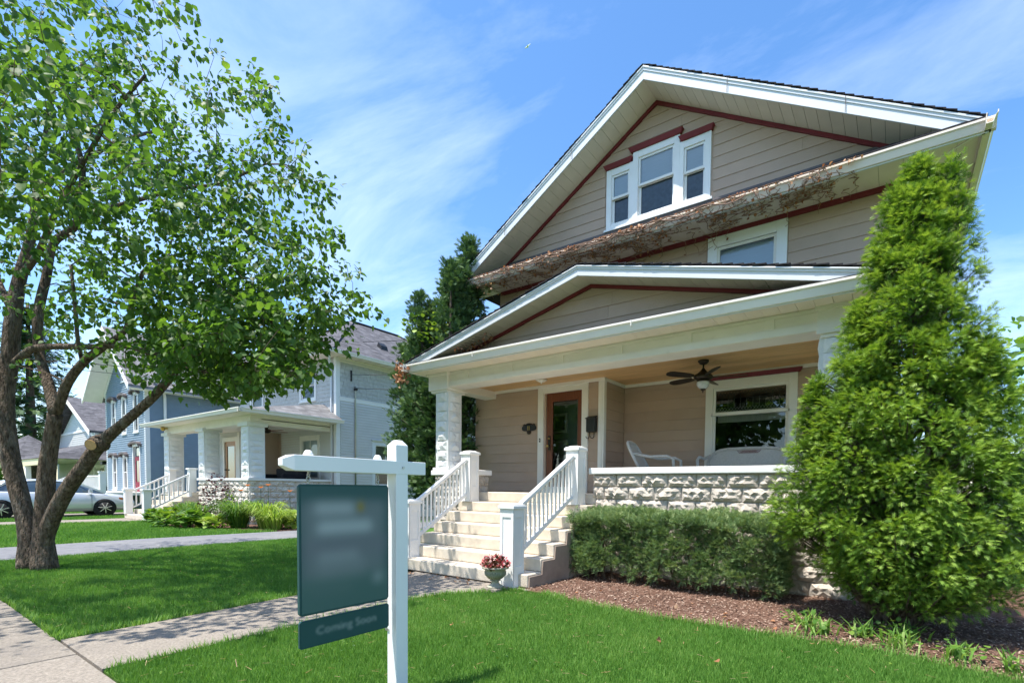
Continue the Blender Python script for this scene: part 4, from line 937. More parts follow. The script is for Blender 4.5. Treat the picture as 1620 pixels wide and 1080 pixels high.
# yew hedge: sprigs over an uneven clipped box
t = thing('yew_hedge', 'clipped dark green yew hedge along the block porch wall', 'hedge', (-2.55, 6.5, 0))
st = MB()
for i in range(26):
    x = -3.85+2.65*i/25+rng.uniform(-.05, .05); y = 6.52+rng.uniform(-.12, .12); st.tube([(x, y, 0), (x+rng.uniform(-.1, .1), y+rng.uniform(-.12, .12), .4), (x+rng.uniform(-.15, .15), y+rng.uniform(-.2, .1), .85)], [.018, .012, .006], 5)
st.build('stem', 'twig', t, kind='stuff')
x0, x1, y0, y1, zt = -4.02, -1.12, 6.14, 6.86, .97
NT = 1500; u = nrg.random((NT, 3)); side = nrg.random(NT)
top = side < .32; frn = (side >= .32) & (side < .86); lft = (side >= .86) & (side < .93); rgt = side >= .93
TC = np.stack([x0+(x1-x0)*u[:, 0], y0+(y1-y0)*u[:, 1], .10+(zt-.10)*u[:, 2]**.9], 1); OUT = nrg.normal(0, .28, (NT, 3)); OUT[:, 2] += .45
def wob(a, b): return .05*np.sin(a*4.1+b*3)+.075*np.sin(a*9.3+b*6.7+1)*np.sin(b*8+a*3)
dip = nrg.random(NT)**2*.10
TC[top, 2] = (zt-dip*.5+wob(TC[:, 0], TC[:, 1]*3)*.5)[top]; OUT[top, 2] += .8
TC[frn, 1] = (y0+dip+wob(TC[:, 0], TC[:, 2]*1.6)+.13*(TC[:, 2]/zt))[frn]; OUT[frn, 1] -= .9
TC[lft, 0] = x0+dip[lft]; OUT[lft, 0] -= .9; TC[rgt, 0] = x1-dip[rgt]; OUT[rgt, 0] += .9
TC[frn, 1] += (.13*(TC[:, 2]/zt)**7)[frn]; e_ = np.minimum(TC[:, 0]-x0, x1-TC[:, 0]); TC[:, 1] += np.where(frn, .16*np.exp(-e_/.10), 0); TC[:, 2] -= np.where(top, .12*np.exp(-e_/.10)+.09*np.exp(-(TC[:, 1]-y0)/.08), 0)
ok = ~(frn & (TC[:, 2] < .17+.06*np.sin(TC[:, 0]*7)+.05*np.sin(TC[:, 0]*17))); TC, OUT, dip = TC[ok], OUT[ok], dip[ok]
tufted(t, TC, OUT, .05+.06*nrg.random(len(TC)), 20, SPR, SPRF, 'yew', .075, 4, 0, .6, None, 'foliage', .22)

def conifer(t, base, H_, prof, N, fan, fanf, m, sc, lobes=None, upk=.55, seed=0, stem='twig', trunk=None, droop=0., rngk=1., per=26, con=1.3):
    """sprays on an uneven spindle; prof(h01) -> radius. Tufts bunch the sprays into clumps."""
    g = np.random.default_rng(seed)
    nt = int(N/per)
    h = g.random(nt)**.9; a = g.random(nt)*2*math.pi
    lob = [((0, 0), 1., 1., 0.)] + (lobes or [])     # ((dx,dy), height share, radius share, z offset)
    wts = np.array([l[1]*l[2] for l in lob]); li = g.choice(len(lob), nt, p=wts/wts.sum())
    R = np.array([prof(x) for x in h])*(.80+.34*g.random(nt))
    off = np.array([l[0] for l in lob])[li]; hs = np.array([l[1] for l in lob])[li]; rs = np.array([l[2] for l in lob])[li]; zo = np.array([l[3] for l in lob])[li]
    core = int(nt*.3); R[:core] *= .72
    TC = np.stack([base[0]+off[:, 0]*(.3+.7*h)+R*rs*np.cos(a), base[1]+off[:, 1]*(.3+.7*h)+R*rs*np.sin(a), base[2]+zo+h*H_*hs], 1)
    out = np.stack([np.cos(a), np.sin(a), np.full(nt, upk)], 1)
    ts = (.10+.13*g.random(nt))*rngk; tb = g.random(nt)
    k = g.integers(0, nt, N); J = g.normal(0, 1, (N, 3))*ts[k][:, None]*np.array([.75, .75, .85])
    P = TC[k]+J+out[k]*.04; dep = np.einsum('ij,ij->i', J, out[k])
    D = out[k]+g.normal(0, .42, (N, 3))+J*2.2; D[:, 2] -= droop
    up = g.normal(0, .5, (N, 3)); up[:, 2] += .9
    val = np.clip(np.where(k < core, .12, .42)+con*dep+.30*(tb[k]-.5)+.15*g.normal(size=N), 0, 1)
    o = scatter('foliage', fan, fanf, P, frames(D, up), m, t, rnd=val, scale=(sc*(.7+.6*g.random(N))))
    b = MB(); r0 = trunk or .09
    b.tube([(base[0], base[1], base[2]-.05), (base[0]+.03, base[1]-.02, base[2]+H_*.25), (base[0]+.01, base[1], base[2]+H_*.6), (base[0], base[1], base[2]+H_*.95)], [r0, r0*.75, r0*.4, .01], 10)
    for i in range(0, nt, 3):
        hh = max(.08, (TC[i, 2]-base[2])*.72); c = Vector((base[0], base[1], base[2]+hh)); e = Vector(TC[i]); b.tube([c, c.lerp(e, .5)+Vector((0, 0, -.06)), e], [.02, .011, .004], 4, False)
    b.build('trunk', stem, t, True)
    return o
t = thing('arborvitae', 'tall bright green arborvitae at the right corner of the porch', 'tree', (.06, 6.02, 0))
g = np.random.default_rng(5)
# stems of one clump: (x, y, z0, height, bottom radius, share)
STEMS = [(.06, 6.02, .30, 4.20, 1.10, .46), (.32, 6.05, .5, 3.95, .80, .12), (-.12, 6.0, .5, 3.8, .80, .12), (-.72, 5.93, .80, 1.70, .50, .10), (.62, 6.0, .30, 2.45, .74, .14), (-.36, 5.86, .50, 2.7, .70, .13), (.22, 5.78, .25, 2.6, .82, .12)]
TC, OUT, inn = [], [], []
for sx, sy, z0, hh, r0, shr in STEMS:
    n = int(2000*shr); h = g.random(n)**1.15; a = g.random(n)*6.283; low = np.minimum(1, .36+h/.25)
    r = r0*low*(1-h)**.90+.03; r = r*(.90+.13*np.sin(a*3+h*9)*np.sin(h*14+a)+.08*g.random(n)); core = g.random(n) < .32; r = np.where(core, r*(.55+.3*g.random(n)), r)
    TC.append(np.stack([sx+r*np.cos(a), sy+r*np.sin(a), z0+h*hh], 1)); OUT.append(np.stack([np.cos(a), np.sin(a), .45+.9*h**3], 1)); inn.append(core)
TC, OUT, inn = np.concatenate(TC), np.concatenate(OUT), np.concatenate(inn)
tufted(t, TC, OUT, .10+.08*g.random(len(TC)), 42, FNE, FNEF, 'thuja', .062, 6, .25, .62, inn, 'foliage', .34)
b = MB()
for sx, sy, z0, hh, r0, shr in STEMS: b.tube([(.06+(sx-.06)*.15, 6.02+(sy-6.02)*.15, -.03), (.06+(sx-.06)*.6, 6.02+(sy-6.02)*.6, .45), (sx, sy, z0+hh*.4), (sx, sy, z0+hh*.9)], [.075, .055, .04, .008], 9)
for i in range(0, len(TC), 3):
    e = Vector(TC[i]); c = Vector((.06+(e.x-.06)*.25, 6.02+(e.y-6.02)*.25, max(.12, e.z-.35*math.hypot(e.x-.06, e.y-6.02)-.1))); b.tube([c, c.lerp(e, .5)+Vector((0, 0, -.05)), e], [.016, .010, .004], 4, False)
b.build('trunk', 'bark', t, True)
b = MB()
for i in range(16):
    a = rng.uniform(0, 6.28); r = rng.uniform(.25, .6); b.tube([(.06, 6.02, .05+.02*i), (.06+r*.6*math.cos(a), 6.02+r*.6*math.sin(a), .22+.02*i), (.06+r*math.cos(a), 6.02+r*math.sin(a), .5+.02*i)], [.022, .014, .007], 5)
b.build('lower_limbs', 'bark', t, True, kind='stuff')

t = thing('juniper_tree', 'dark blue green juniper rising behind the left porch column', 'tree', (-9.0, 8.75, 0))
g = np.random.default_rng(9)
# ragged leaning leaders: (x, y, z0, height, bottom radius, lean x, lean y)
JS = [(-8.95, 8.75, .8, 6.35, .95, .35, -.1), (-9.2, 8.6, .9, 5.7, .9, .15, -.1), (-9.5, 8.55, .9, 4.9, .85, -.15, -.1), (-9.85, 8.5, 1.0, 4.2, .75, -.35, 0), (-8.7, 8.5, .9, 5.6, .7, .15, -.15), (-10.0, 8.5, 1.2, 2.9, .6, -.35, -.1), (-9.0, 8.2, 1.0, 3.2, .7, 0, -.2), (-8.6, 8.05, 3.0, 3.3, .55, .15, -.1), (-10.25, 8.4, 1.6, 3.3, .6, -.45, 0), (-9.5, 8.2, 2.5, 3.4, .7, -.2, -.1)]
TC, OUT, inn = [], [], []
for sx, sy, z0, hh, r0, lx, ly in JS:
    n = int(62*hh*r0); h = g.random(n); a = g.random(n)*6.283; r = (r0*np.minimum(1, .35+h/.3)*(1-h)**.75+.04)*(.55+.6*g.random(n)); core = r < .6*r0*(1-h)**.75
    TC.append(np.stack([sx+lx*h+r*np.cos(a), sy+ly*h+r*np.sin(a), z0+hh*h], 1)); OUT.append(np.stack([np.cos(a)+lx, np.sin(a)+ly, 1.15+h], 1)); inn.append(core)
TC, OUT, inn = np.concatenate(TC), np.concatenate(OUT), np.concatenate(inn)
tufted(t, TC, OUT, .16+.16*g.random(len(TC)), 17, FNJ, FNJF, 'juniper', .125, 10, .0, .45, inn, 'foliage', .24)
b = MB()
for sx, sy, z0, hh, r0, lx, ly in JS: b.tube([(-9.1+(sx+9.1)*.2, 8.75, 0), (-9.1+(sx+9.1)*.7, 8.7+(sy-8.7)*.7, z0+.3), (sx+lx*.5, sy+ly*.5, z0+hh*.5), (sx+lx, sy+ly, z0+hh*.97)], [.10, .07, .04, .008], 8)
for i in range(0, len(TC), 2):
    e = Vector(TC[i]); c = Vector((-9.1+(e.x+9.1)*.35, 8.7+(e.y-8.7)*.3, max(.3, e.z-.7))); b.tube([c, c.lerp(e, .55), e], [.02, .012, .005], 4, False)
b.build('trunk', 'bark', t, True)
N = 190; g = np.random.default_rng(3); pv = g.choice(3, N); cc = np.array([(-9.75, 8.1, 5.15), (-9.0, 7.9, 4.9), (-10.0, 8.3, 4.45)])[pv]
P = cc+g.normal(0, 1, (N, 3))*np.array([.28, .2, .22]); tv = thing('grape_vine', 'bright yellow green vine leaves climbing through the juniper', 'vine', (-9.5, 8.1, 4.3))
scatter('leaves', LEAF6, LF6, P, frames(g.normal(0, 1, (N, 3))+np.array([0, -.4, -.5])), 'lime', tv, scale=.08+.05*g.random(N), rnd=g.random(N)*.7)
b = MB()
for a_, b_ in (((-9.1, 8.5, 3.4), (-9.75, 8.1, 5.15)), ((-9.1, 8.5, 3.4), (-9.0, 7.9, 4.9)), ((-9.6, 8.2, 4.6), (-10.0, 8.3, 4.45))): b.tube([a_, ((a_[0]+b_[0])/2-.1, (a_[1]+b_[1])/2, (a_[2]+b_[2])/2+.1), b_], .012, 5)
b.build('stem', 'twig', tv)
# ================================================================ STREET TREE
LIMB = {
 'A':[(-10.98,1.69,-0.05,0.260),(-11.02,1.68,0.57,0.185),(-11.20,1.59,1.34,0.178),(-11.34,1.53,2.02,0.180),(-11.45,1.54,2.61,0.180),(-11.49,1.61,3.21,0.170),(-11.46,1.66,3.90,0.157),(-11.49,1.74,4.51,0.129),(-11.43,1.86,5.13,0.100),(-11.36,1.95,5.93,0.080),(-10.98,2.01,6.78,0.058),(-10.74,2.08,7.57,0.038)],
 'B':[(-10.70,1.80,-0.05,0.265),(-10.76,1.80,0.58,0.190),(-10.68,1.83,1.35,0.172),(-10.57,1.87,1.92,0.152),(-10.45,1.91,2.34,0.142)],
 'B1':[(-10.45,1.91,2.34,0.123),(-10.68,1.89,2.79,0.105),(-10.97,1.85,3.29,0.097),(-11.00,1.85,3.87,0.097),(-11.07,1.96,4.49,0.089),(-10.98,2.04,5.04,0.079),(-10.41,2.20,5.28,0.077),(-10.24,2.23,6.08,0.057),(-10.28,2.11,6.66,0.037),(-10.01,2.21,7.42,0.028)],
 'B2':[(-10.45,1.91,2.34,0.104),(-10.17,2.00,2.80,0.093),(-9.83,2.12,3.10,0.083),(-9.48,2.25,3.28,0.073),(-9.09,2.40,3.51,0.054),(-8.87,2.46,4.01,0.044),(-8.61,2.53,4.32,0.035),(-7.98,2.72,4.40,0.025)],
 'B3':[(-9.87,2.10,3.06,0.037),(-9.93,2.07,3.38,0.037),(-9.99,2.06,3.93,0.037),(-10.05,2.04,4.48,0.028)],
 'C':[(-10.74,1.79,0.10,0.15),(-10.66,1.82,0.55,0.165),(-10.24,1.93,1.12,0.160),(-9.78,2.08,1.59,0.147),(-9.47,2.19,1.90,0.136),(-8.99,2.35,2.20,0.098),(-8.48,2.53,2.54,0.087),(-8.09,2.69,2.91,0.077),(-7.66,2.88,3.18,0.051),(-7.03,3.07,3.34,0.033),(-6.42,3.24,3.40,0.024)],
 'C2':[(-8.09,2.69,2.91,0.034),(-7.53,2.82,2.80,0.033),(-6.90,3.01,2.87,0.024),(-6.30,3.18,2.78,0.023),(-5.71,3.32,2.59,0.015)],
 'A2':[(-11.40,1.64,3.16,0.078),(-10.92,1.76,3.33,0.077),(-10.50,1.92,3.35,0.066),(-9.72,2.21,3.30,0.064),(-9.09,2.40,3.26,0.054),(-8.39,2.62,3.10,0.043),(-7.67,2.88,3.40,0.034),(-6.97,3.13,3.75,0.025)],
 'U':[(-10.42,2.20,5.33,0.057),(-9.92,2.29,5.32,0.056),(-9.28,2.48,5.33,0.045),(-8.44,2.81,5.42,0.035),(-7.71,3.07,5.40,0.026),(-7.00,3.31,5.53,0.017)],
 'N':[(-11.49,1.74,4.51,0.079),(-10.45,1.78,4.66,0.064),(-9.39,1.79,4.97,0.051),(-8.30,1.81,5.18,0.038),(-7.47,1.90,5.50,0.029),(-6.93,2.04,5.77,0.021)],
 'M':[(-11.35,1.53,2.12,0.068),(-11.48,1.13,3.20,0.065),(-11.49,0.82,4.27,0.054),(-11.48,0.63,5.31,0.043)],
 'K':[(-11.46,1.66,3.90,0.069),(-12.14,1.50,4.97,0.061),(-13.16,1.37,6.74,0.053)],
 'Q':[(-11.36,1.95,5.93,0.050),(-11.57,2.44,6.65,0.053),(-11.54,3.11,7.43,0.045),(-11.30,3.78,7.96,0.035)],
}
def smooth_path(P, step=.12):
    """Catmull-Rom through (x,y,z,r)"""
    P = [np.array(p) for p in P]; Q = [2*P[0]-P[1]]+P+[2*P[-1]-P[-2]]; out = []
    for i in range(1, len(Q)-2):
        n = max(2, int(np.linalg.norm(Q[i+1][:3]-Q[i][:3])/step))
        for k in range(n):
            t = k/n; a, b, c, d = Q[i-1:i+3]; out.append(.5*((2*b)+(c-a)*t+(2*a-5*b+4*c-d)*t*t+(3*b-a-3*c+d)*t**3))
    out.append(P[-1]); return np.array(out)
T = thing('street_tree', 'broad leafy shade tree with forked trunks on the left lawn', 'tree', (-10.85, 1.76, 0))
def limb_mesh(mb, path, n, rough):
    r = np.maximum(path[:, 3], .006); b0 = len(mb.v)
    mb.tube(path[:, :3], list(r), n)
    if rough:
        for i in range(len(path)):
            for j in range(n):
                k = b0+i*n+j; c = path[i, :3]; v = np.array(mb.v[k]); a = 2*math.pi*j/n; z = c[2]
                f = 1+rough*(.5*math.sin(3*a+2.1*z)+.4*math.sin(7*a+5*z+1)+.35*math.sin(11*a-9*z)+.5*(rng.random()-.5)); mb.v[k] = tuple(c+(v-c)*f)
LIMB = {k: [(x, y, z, r*(.62 if k in 'ABC' else .66)) for x, y, z, r in v] for k, v in LIMB.items()}
paths = {k: smooth_path(v) for k, v in LIMB.items()}
mb = MB()
for k in 'ABC': limb_mesh(mb, paths[k], 22, .07)
trunk = mb.build('trunk', 'bark', T, True)
for k in paths:
    if k not in 'ABC': mb = MB(); limb_mesh(mb, paths[k], 10, .05); mb.build('limb', 'bark', T, True)
c = np.array([-9.47, 2.19, 1.90]); d = np.array([.55, -.62, -.2]); d /= np.linalg.norm(d)
MB().tube([c, c+d*.10, c+d*.17, c+d*.19], [.125, .11, .085, .08], 14).build('cut_stub', 'bark', T, True)
MB().tube([c+d*.188, c+d*.197], [.072, .07], 14).build('cut_face', 'cutwood', T)
# branching: crown points are joined to the nearest limb, nearest first
g = np.random.default_rng(21)
ELL = [((-10.9, 2.1, 5.7), (4.0, 3.6, 3.3), 440), ((-8.2, 2.7, 4.8), (2.4, 2.3, 2.2), 340), ((-6.6, 2.8, 3.75), (1.6, 1.05, 1.25), 165), ((-9.2, 1.9, 6.6), (2.5, 2.2, 1.9), 140), ((-6.3, 2.65, 2.85), (1.5, .7, .6), 115), ((-9.0, 3.6, 3.3), (2.5, 1.2, .5), 55), ((-8.3, .5, 5.3), (2.0, 1.4, 1.3), 80), ((-6.5, .8, 4.3), (1.6, 1.3, .9), 95), ((-8.2, -1.0, 4.8), (2.1, 1.2, 1.0), 95), ((-7.3, 2.85, 3.15), (2.1, .9, .8), 190), ((-5.95, 3.3, 3.5), (.9, .7, .7), 60)]
tips = []
for c, r, n in ELL:
    d = g.normal(0, 1, (n*2, 3)); d /= np.linalg.norm(d, axis=1, keepdims=True); s = g.random(n*2)**.42
    p = np.array(c)+d*np.array(r)*s[:, None]; lim = 2.75 if c[2] > 3.4 else 2.1
    tips.append(p[p[:, 2] > lim+.35*np.sin(p[:, 0]*2.1)][:n])
tips = np.concatenate(tips)
nodes = np.concatenate([p[(len(p)//4 if k in 'ABC' else 1):, :3] for k, p in paths.items()]); nodes = nodes[nodes[:, 2] > 2.0]
d0 = np.min(np.linalg.norm(tips[:, None]-nodes[None], axis=2), axis=1); tips = tips[np.argsort(d0)]
NN = [nodes]; twig = MB(); LP, LD = [], []
allN = np.zeros((len(nodes)+len(tips)*5, 3)); cnt = len(nodes); allN[:cnt] = nodes; rad = np.full(len(allN), .02)
for tp in tips:
    dv = allN[:cnt]-tp; dd = np.linalg.norm(dv, axis=1)+np.maximum(0, dv[:, 2])*.35; j = int(np.argmin(dd)); a = allN[j]; L = float(np.linalg.norm(tp-a))
    if L < .12: continue
    m1 = a+(tp-a)*.35+g.normal(0, .06, 3)*L+np.array([0, 0, .10*L]); m2 = a+(tp-a)*.7+g.normal(0, .05, 3)*L+np.array([0, 0, .08*L])
    r0 = min(rad[j]*.85, .006+.012*L)
    pts = [a, m1, m2, tp]; twig.tube(pts, [r0, r0*.75, r0*.55, .003], 5 if L > .6 else 4, False)
    for q, rr in zip(pts[1:], (r0*.8, r0*.6, .004)): allN[cnt] = q; rad[cnt] = rr; cnt += 1
    k = 17
    seg = g.random(k)**.7*.95+.08; pos = np.where((seg < .7)[:, None], m1+(m2-m1)*(seg/.7)[:, None], m2+(tp-m2)*((seg-.7)/.33)[:, None])
    ax = (tp-m1)/max(1e-6, np.linalg.norm(tp-m1)); o = g.normal(0, 1, (k, 3)); o -= (o@ax)[:, None]*ax; o /= np.linalg.norm(o, axis=1, keepdims=True)
    sp = min(.30, .09+.25*L)
    LP.append(pos+o*(.02+sp*g.random((k, 1)))); LD.append(o*.8+ax*.5+np.array([0, 0, -.75]))
twig.build('branches', 'twig', T, kind='stuff')
# bare dead twigs inside the crown
LP = np.concatenate(LP); LD = np.concatenate(LD)+g.normal(0, .35, (sum(map(len, LP)) if False else len(LP), 3))
HEART = np.array([(0, 0, 0), (-.30, -.10, .02), (-.50, .18, .06), (-.44, .50, .05), (-.2, .82, 0), (0, 1.0, -.10), (.2, .82, 0), (.44, .50, .05), (.50, .18, .06), (.30, -.10, .02), (0, .4, -.03)])
HF = np.array([(i, (i+1) % 10, 10) for i in range(10)])[:, ::-1]
UP = g.normal(0, .55, (len(LP), 3)); UP[:, 2] += 1.0; UP += np.array([-.15, -.35, 0])
FR = frames(LD, UP); SC = .044+.040*g.random(len(LP)); RN = np.clip(.30+.26*g.normal(size=len(LP)), 0, 1)
dist = np.linalg.norm(LP-np.array([0, 0, EYE]), axis=1)-SC*12
near = np.argsort(dist)[:300]; rest = np.setdiff1d(np.arange(len(LP)), near)
FOLD = HEART.copy(); FOLD[:, 2] += np.abs(FOLD[:, 0])*.55-.12*FOLD[:, 1]**2
CUP = HEART.copy(); CUP[:, 2] -= (FOLD[:, 0]**2)*.9+.22*np.maximum(0, CUP[:, 1])**2; CUP[:, 0] *= .85
for q, HT in enumerate((HEART, FOLD, CUP)): scatter('crown', HT, HF, LP[rest[q::3]], FR[rest[q::3]], 'leaf', T, rnd=RN[rest[q::3]], scale=SC[rest[q::3]])
lm = [npmesh('leaf', HEART, HF, 'leaf', np.full(11, v)) for v in (.2, .4, .55, .75)]
for i in near:
    o = link('leaf', lm[int(RN[i]*3.99)], T, LP[i], Matrix(FR[i].tolist()).to_euler(), (SC[i],)*3)

# ================================================================ GRASS
def inside(P, poly):
    x, y = P[:, 0], P[:, 1]; r = np.zeros(len(P), bool); n = len(poly)
    for i in range(n):
        (x0, y0), (x1, y1) = poly[i], poly[(i+1) % n]
        c = ((y0 > y) != (y1 > y)); r ^= c & (x < (x1-x0)*(y-y0)/((y1-y0) if y1 != y0 else 1e-9)+x0)
    return r
def blades(name, label, polys, box, dens, hgt, wid, holes=(), parent=None):
    x0, x1, y0, y1 = box; n = int((x1-x0)*(y1-y0)*dens); P = np.stack([x0+(x1-x0)*g.random(n), y0+(y1-y0)*g.random(n)], 1)
    ok = np.zeros(n, bool)
    for p in polys: ok |= inside(P, p)
    for p in holes: ok &= ~inside(P, p)
    P = P[ok]; n = len(P)
    patch = .5+.30*np.sin(P[:, 0]*.7+1.3*np.sin(P[:, 1]*.5))*np.sin(P[:, 1]*.9+1)+.24*np.sin(P[:, 0]*1.7+2*np.sin(P[:, 1]*1.1))*np.sin(P[:, 1]*2.3+P[:, 0]*.6)+.22*np.sin(P[:, 0]*6.1+P[:, 1]*4.7)*np.sin(P[:, 1]*7.3-P[:, 0]*2.2)
    a = g.random(n)*6.283; hh = hgt*(.55+.75*g.random(n))*(.8+.4*patch); ln = .25+.55*g.random(n); w = wid*(.7+.6*g.random(n))
    ca, sa = np.cos(a), np.sin(a); b = a+g.normal(0, 1.2, n)
    V = np.empty((n, 3, 3)); V[:, 0, 0] = P[:, 0]-sa*w; V[:, 0, 1] = P[:, 1]+ca*w; V[:, 1, 0] = P[:, 0]+sa*w; V[:, 1, 1] = P[:, 1]-ca*w; V[:, :2, 2] = -.014
    V[:, 2, 0] = P[:, 0]+np.cos(b)*hh*ln; V[:, 2, 1] = P[:, 1]+np.sin(b)*hh*ln; V[:, 2, 2] = hh
    me = npmesh(name, V.reshape(-1, 3), np.arange(n*3).reshape(-1, 3), 'grass', np.repeat(np.clip(.12+.5*patch+.22*g.normal(size=n), 0, 1), 3))
    o = link(name, me); o['kind'] = 'stuff'; o['label'] = label; o['category'] = 'grass'; return o
blades('grass', 'mown green grass of the front lawn around the sign', [FRONT], (-4.75, 2.6, 1.06, 5.1), 11000, .034, .003)
blades('grass', 'mown green grass between the walk and the driveway', [LEFT], (-12.5, -5.8, 1.06, 8.5), 5200, .036, .004)
blades('grass', 'sunlit grass in front of the grey and blue neighbour houses', [FAR], (-38, -14.7, 1.06, 9), 1000, .05, .010, holes=[[(-24.2, 1.0), (-22.6, 1.0), (-22.4, 4.2), (-21.9, 6.3), (-24.2, 6.3)], [(-29.2, 1), (-26.2, 1), (-26.2, 22), (-29.2, 22)], [(-14.72, 7.3), (-17.9, 5.75), (-21.8, 6.4), (-21.7, 7.9), (-14.6, 7.9)]])
n = 900; P = np.stack([-4.5+6.3*g.random(n), 1.2+3.6*g.random(n)], 1); kk = np.sin(P[:, 0]*3.1+P[:, 1]*1.7)*np.sin(P[:, 1]*2.9-P[:, 0]) > .15; P = P[kk & inside(P, FRONT)]; n = len(P); P = np.concatenate([P, .018+.012*g.random((n, 1))], 1)
dd = g.normal(0, 1, (n, 3)); dd[:, 2] *= .2; up = g.normal(0, .3, (n, 3)); up[:, 2] += 1
o = scatter('clover', LEAF6, LF6, P, frames(dd, up), 'hosta', None, scale=.012+.012*g.random(n)); tag(o, 'low clover leaves mixed into the front lawn', 'clover')
P = np.concatenate([np.stack([-4.6+6.4*g.random(450), 1.1+3.8*g.random(450)], 1), np.stack([-12.2+6.2*g.random(400), 1.1+5*g.random(400)], 1)]); P = P[inside(P, FRONT) | inside(P, LEFT)]; n = len(P); P = np.concatenate([P, .022+.015*g.random((n, 1))], 1)
dd = g.normal(0, 1, (n, 3)); dd[:, 2] *= .15
o = scatter('dry_clippings', np.array([(-.03, 0, 0), (.03, 0, 0), (.02, 1, .05), (-.02, 1, .05)]), np.array([(0, 1, 2, 3)]), P, frames(dd), 'deadleaf', None, scale=.03+.035*g.random(n), rnd=.6+.4*g.random(n)); tag(o, 'pale dry grass clippings lying in the lawns', 'clippings')
# taller ragged tufts along the edges of the paving and the bed
def tufts(name, label, line, n, hgt, spread, m='grass', wid=.005):
    L = np.array(line); seg = g.integers(0, len(L)-1, n); t = g.random((n, 1)); P = L[seg]+(L[seg+1]-L[seg])*t+g.normal(0, spread, (n, 2))
    a = g.random(n)*6.283; hh = hgt*(.4+.9*g.random(n)); ln = .3+.7*g.random(n); V = np.empty((n, 3, 3)); ca, sa = np.cos(a), np.sin(a)
    V[:, 0, 0] = P[:, 0]-sa*wid; V[:, 0, 1] = P[:, 1]+ca*wid; V[:, 1, 0] = P[:, 0]+sa*wid; V[:, 1, 1] = P[:, 1]-ca*wid; V[:, :2, 2] = -.01
    V[:, 2, 0] = P[:, 0]+ca*hh*ln; V[:, 2, 1] = P[:, 1]+sa*hh*ln; V[:, 2, 2] = hh
    o = link(name, npmesh(name, V.reshape(-1, 3), np.arange(n*3).reshape(-1, 3), m, np.repeat(.3+.6*g.random(n), 3))); o['kind'] = 'stuff'; o['label'] = label; o['category'] = 'grass'
tufts('edge_grass', 'ragged grass along the edges of the front walk', [(-4.67, 1.08), (-4.69, 3.7), (-4.58, 4.25), (-4.2, 4.74), (-3.95, 4.98)], 1500, .06, .012)
tufts('edge_grass', 'ragged grass along the left edge of the front walk', [(-5.84, 1.07), (-5.99, 3.2), (-6.2, 4.95)], 1200, .06, .012)
tufts('edge_grass', 'ragged grass along the sidewalk edge', [(-12.4, 1.06), (-5.84, 1.06)], 1500, .06, .012)
tufts('edge_grass', 'grass creeping into the mulch bed', MULCH_EDGE, 2600, .06, .05)
# weeds under the arborvitae
cl = np.array([(-.75, 5.45), (-.45, 5.25), (-.2, 5.3), (.05, 5.12), (.25, 5.3), (.45, 5.05), (.6, 5.25), (-.6, 5.15), (.8, 4.95), (-1.0, 5.4), (-2.2, 5.35), (-2.9, 5.45), (-3.35, 5.35), (-1.6, 5.05), (.1, 5.5), (-.3, 5.6)])
cl = cl[[0, 2, 3, 5, 7, 8, 14]]; k = g.integers(0, len(cl), 300); P = cl[k]+g.normal(0, .06, (300, 2)); P = np.concatenate([P, np.zeros((300, 1))], 1); dd = g.normal(0, .5, (300, 3)); dd[:, 2] = .5+.7*g.random(300)
BL = np.array([(-.05, 0, 0), (.05, 0, 0), (.055, .5, .06), (-.055, .5, .06), (0, 1, -.08)]); BF = np.array([(0, 1, 2), (0, 2, 3), (3, 2, 4)])
o = scatter('weeds', BL, BF, P, frames(dd), 'grass', None, scale=.08+.14*g.random(300), rnd=.3+.7*g.random(300)); tag(o, 'weedy tufts growing in the bare soil under the arborvitae', 'weeds')
k = g.integers(0, len(cl), 200); P = cl[k]+g.normal(0, .1, (200, 2)); P = np.concatenate([P, .03+.1*g.random((200, 1))], 1); dd = g.normal(0, .8, (200, 3)); dd[:, 2] = .3
o = scatter('weed_leaves', LEAF6, LF6, P, frames(dd), 'hosta', None, scale=.03+.035*g.random(200)); tag(o, 'small broad weed leaves in the soil under the arborvitae', 'weeds')
# mulch chips and fallen leaves
n = 19000; P = np.stack([-4.0+6.2*g.random(n), 4.72+2.3*g.random(n)], 1); BED = [(-4.0, 5.05)]+MULCH_EDGE+[(3.2, 7), (-4.0, 7)]; P = P[inside(P, BED)]; n = len(P)
P = np.concatenate([P, .006+.012*g.random((n, 1))], 1); dd = g.normal(0, 1, (n, 3)); dd[:, 2] *= .25
CH = np.array([(-.22, 0, 0), (.22, 0, 0), (.16, 1, .1), (-.2, .9, .05)]); CF = np.array([(0, 1, 2, 3)])
up = g.normal(0, .4, (n, 3)); up[:, 2] += 1
o = scatter('mulch_chips', CH, CF, P, frames(dd, up), 'chip', None, scale=.011+.021*g.random(n)); tag(o, 'shredded brown bark mulch in front of the hedge', 'mulch')
n = 64; P = np.concatenate([np.stack([-4.5+6*g.random(14), 2.0+2.9*g.random(14)], 1), np.stack([-3.95+5*g.random(30), 4.9+.8*g.random(30)], 1), np.stack([-6.6+2.3*g.random(20), 4.75+.35*g.random(20)], 1)]); P = np.concatenate([P, np.where(P[:, 1:2] < 4.75, .045, .015)], 1)
dd = g.normal(0, 1, (n, 3)); dd[:, 2] *= .3; up = g.normal(0, .5, (n, 3)); up[:, 2] += 1
CURL = LEAF6.copy(); CURL[:, 2] = CURL[:, 0]**2*1.1-.05
o = scatter('fallen_leaves', CURL, LF6, P, frames(dd, up), 'deadleaf', None, scale=.025+.03*g.random(n)); tag(o, 'scattered dry brown leaves on the lawn and by the steps', 'leaves')

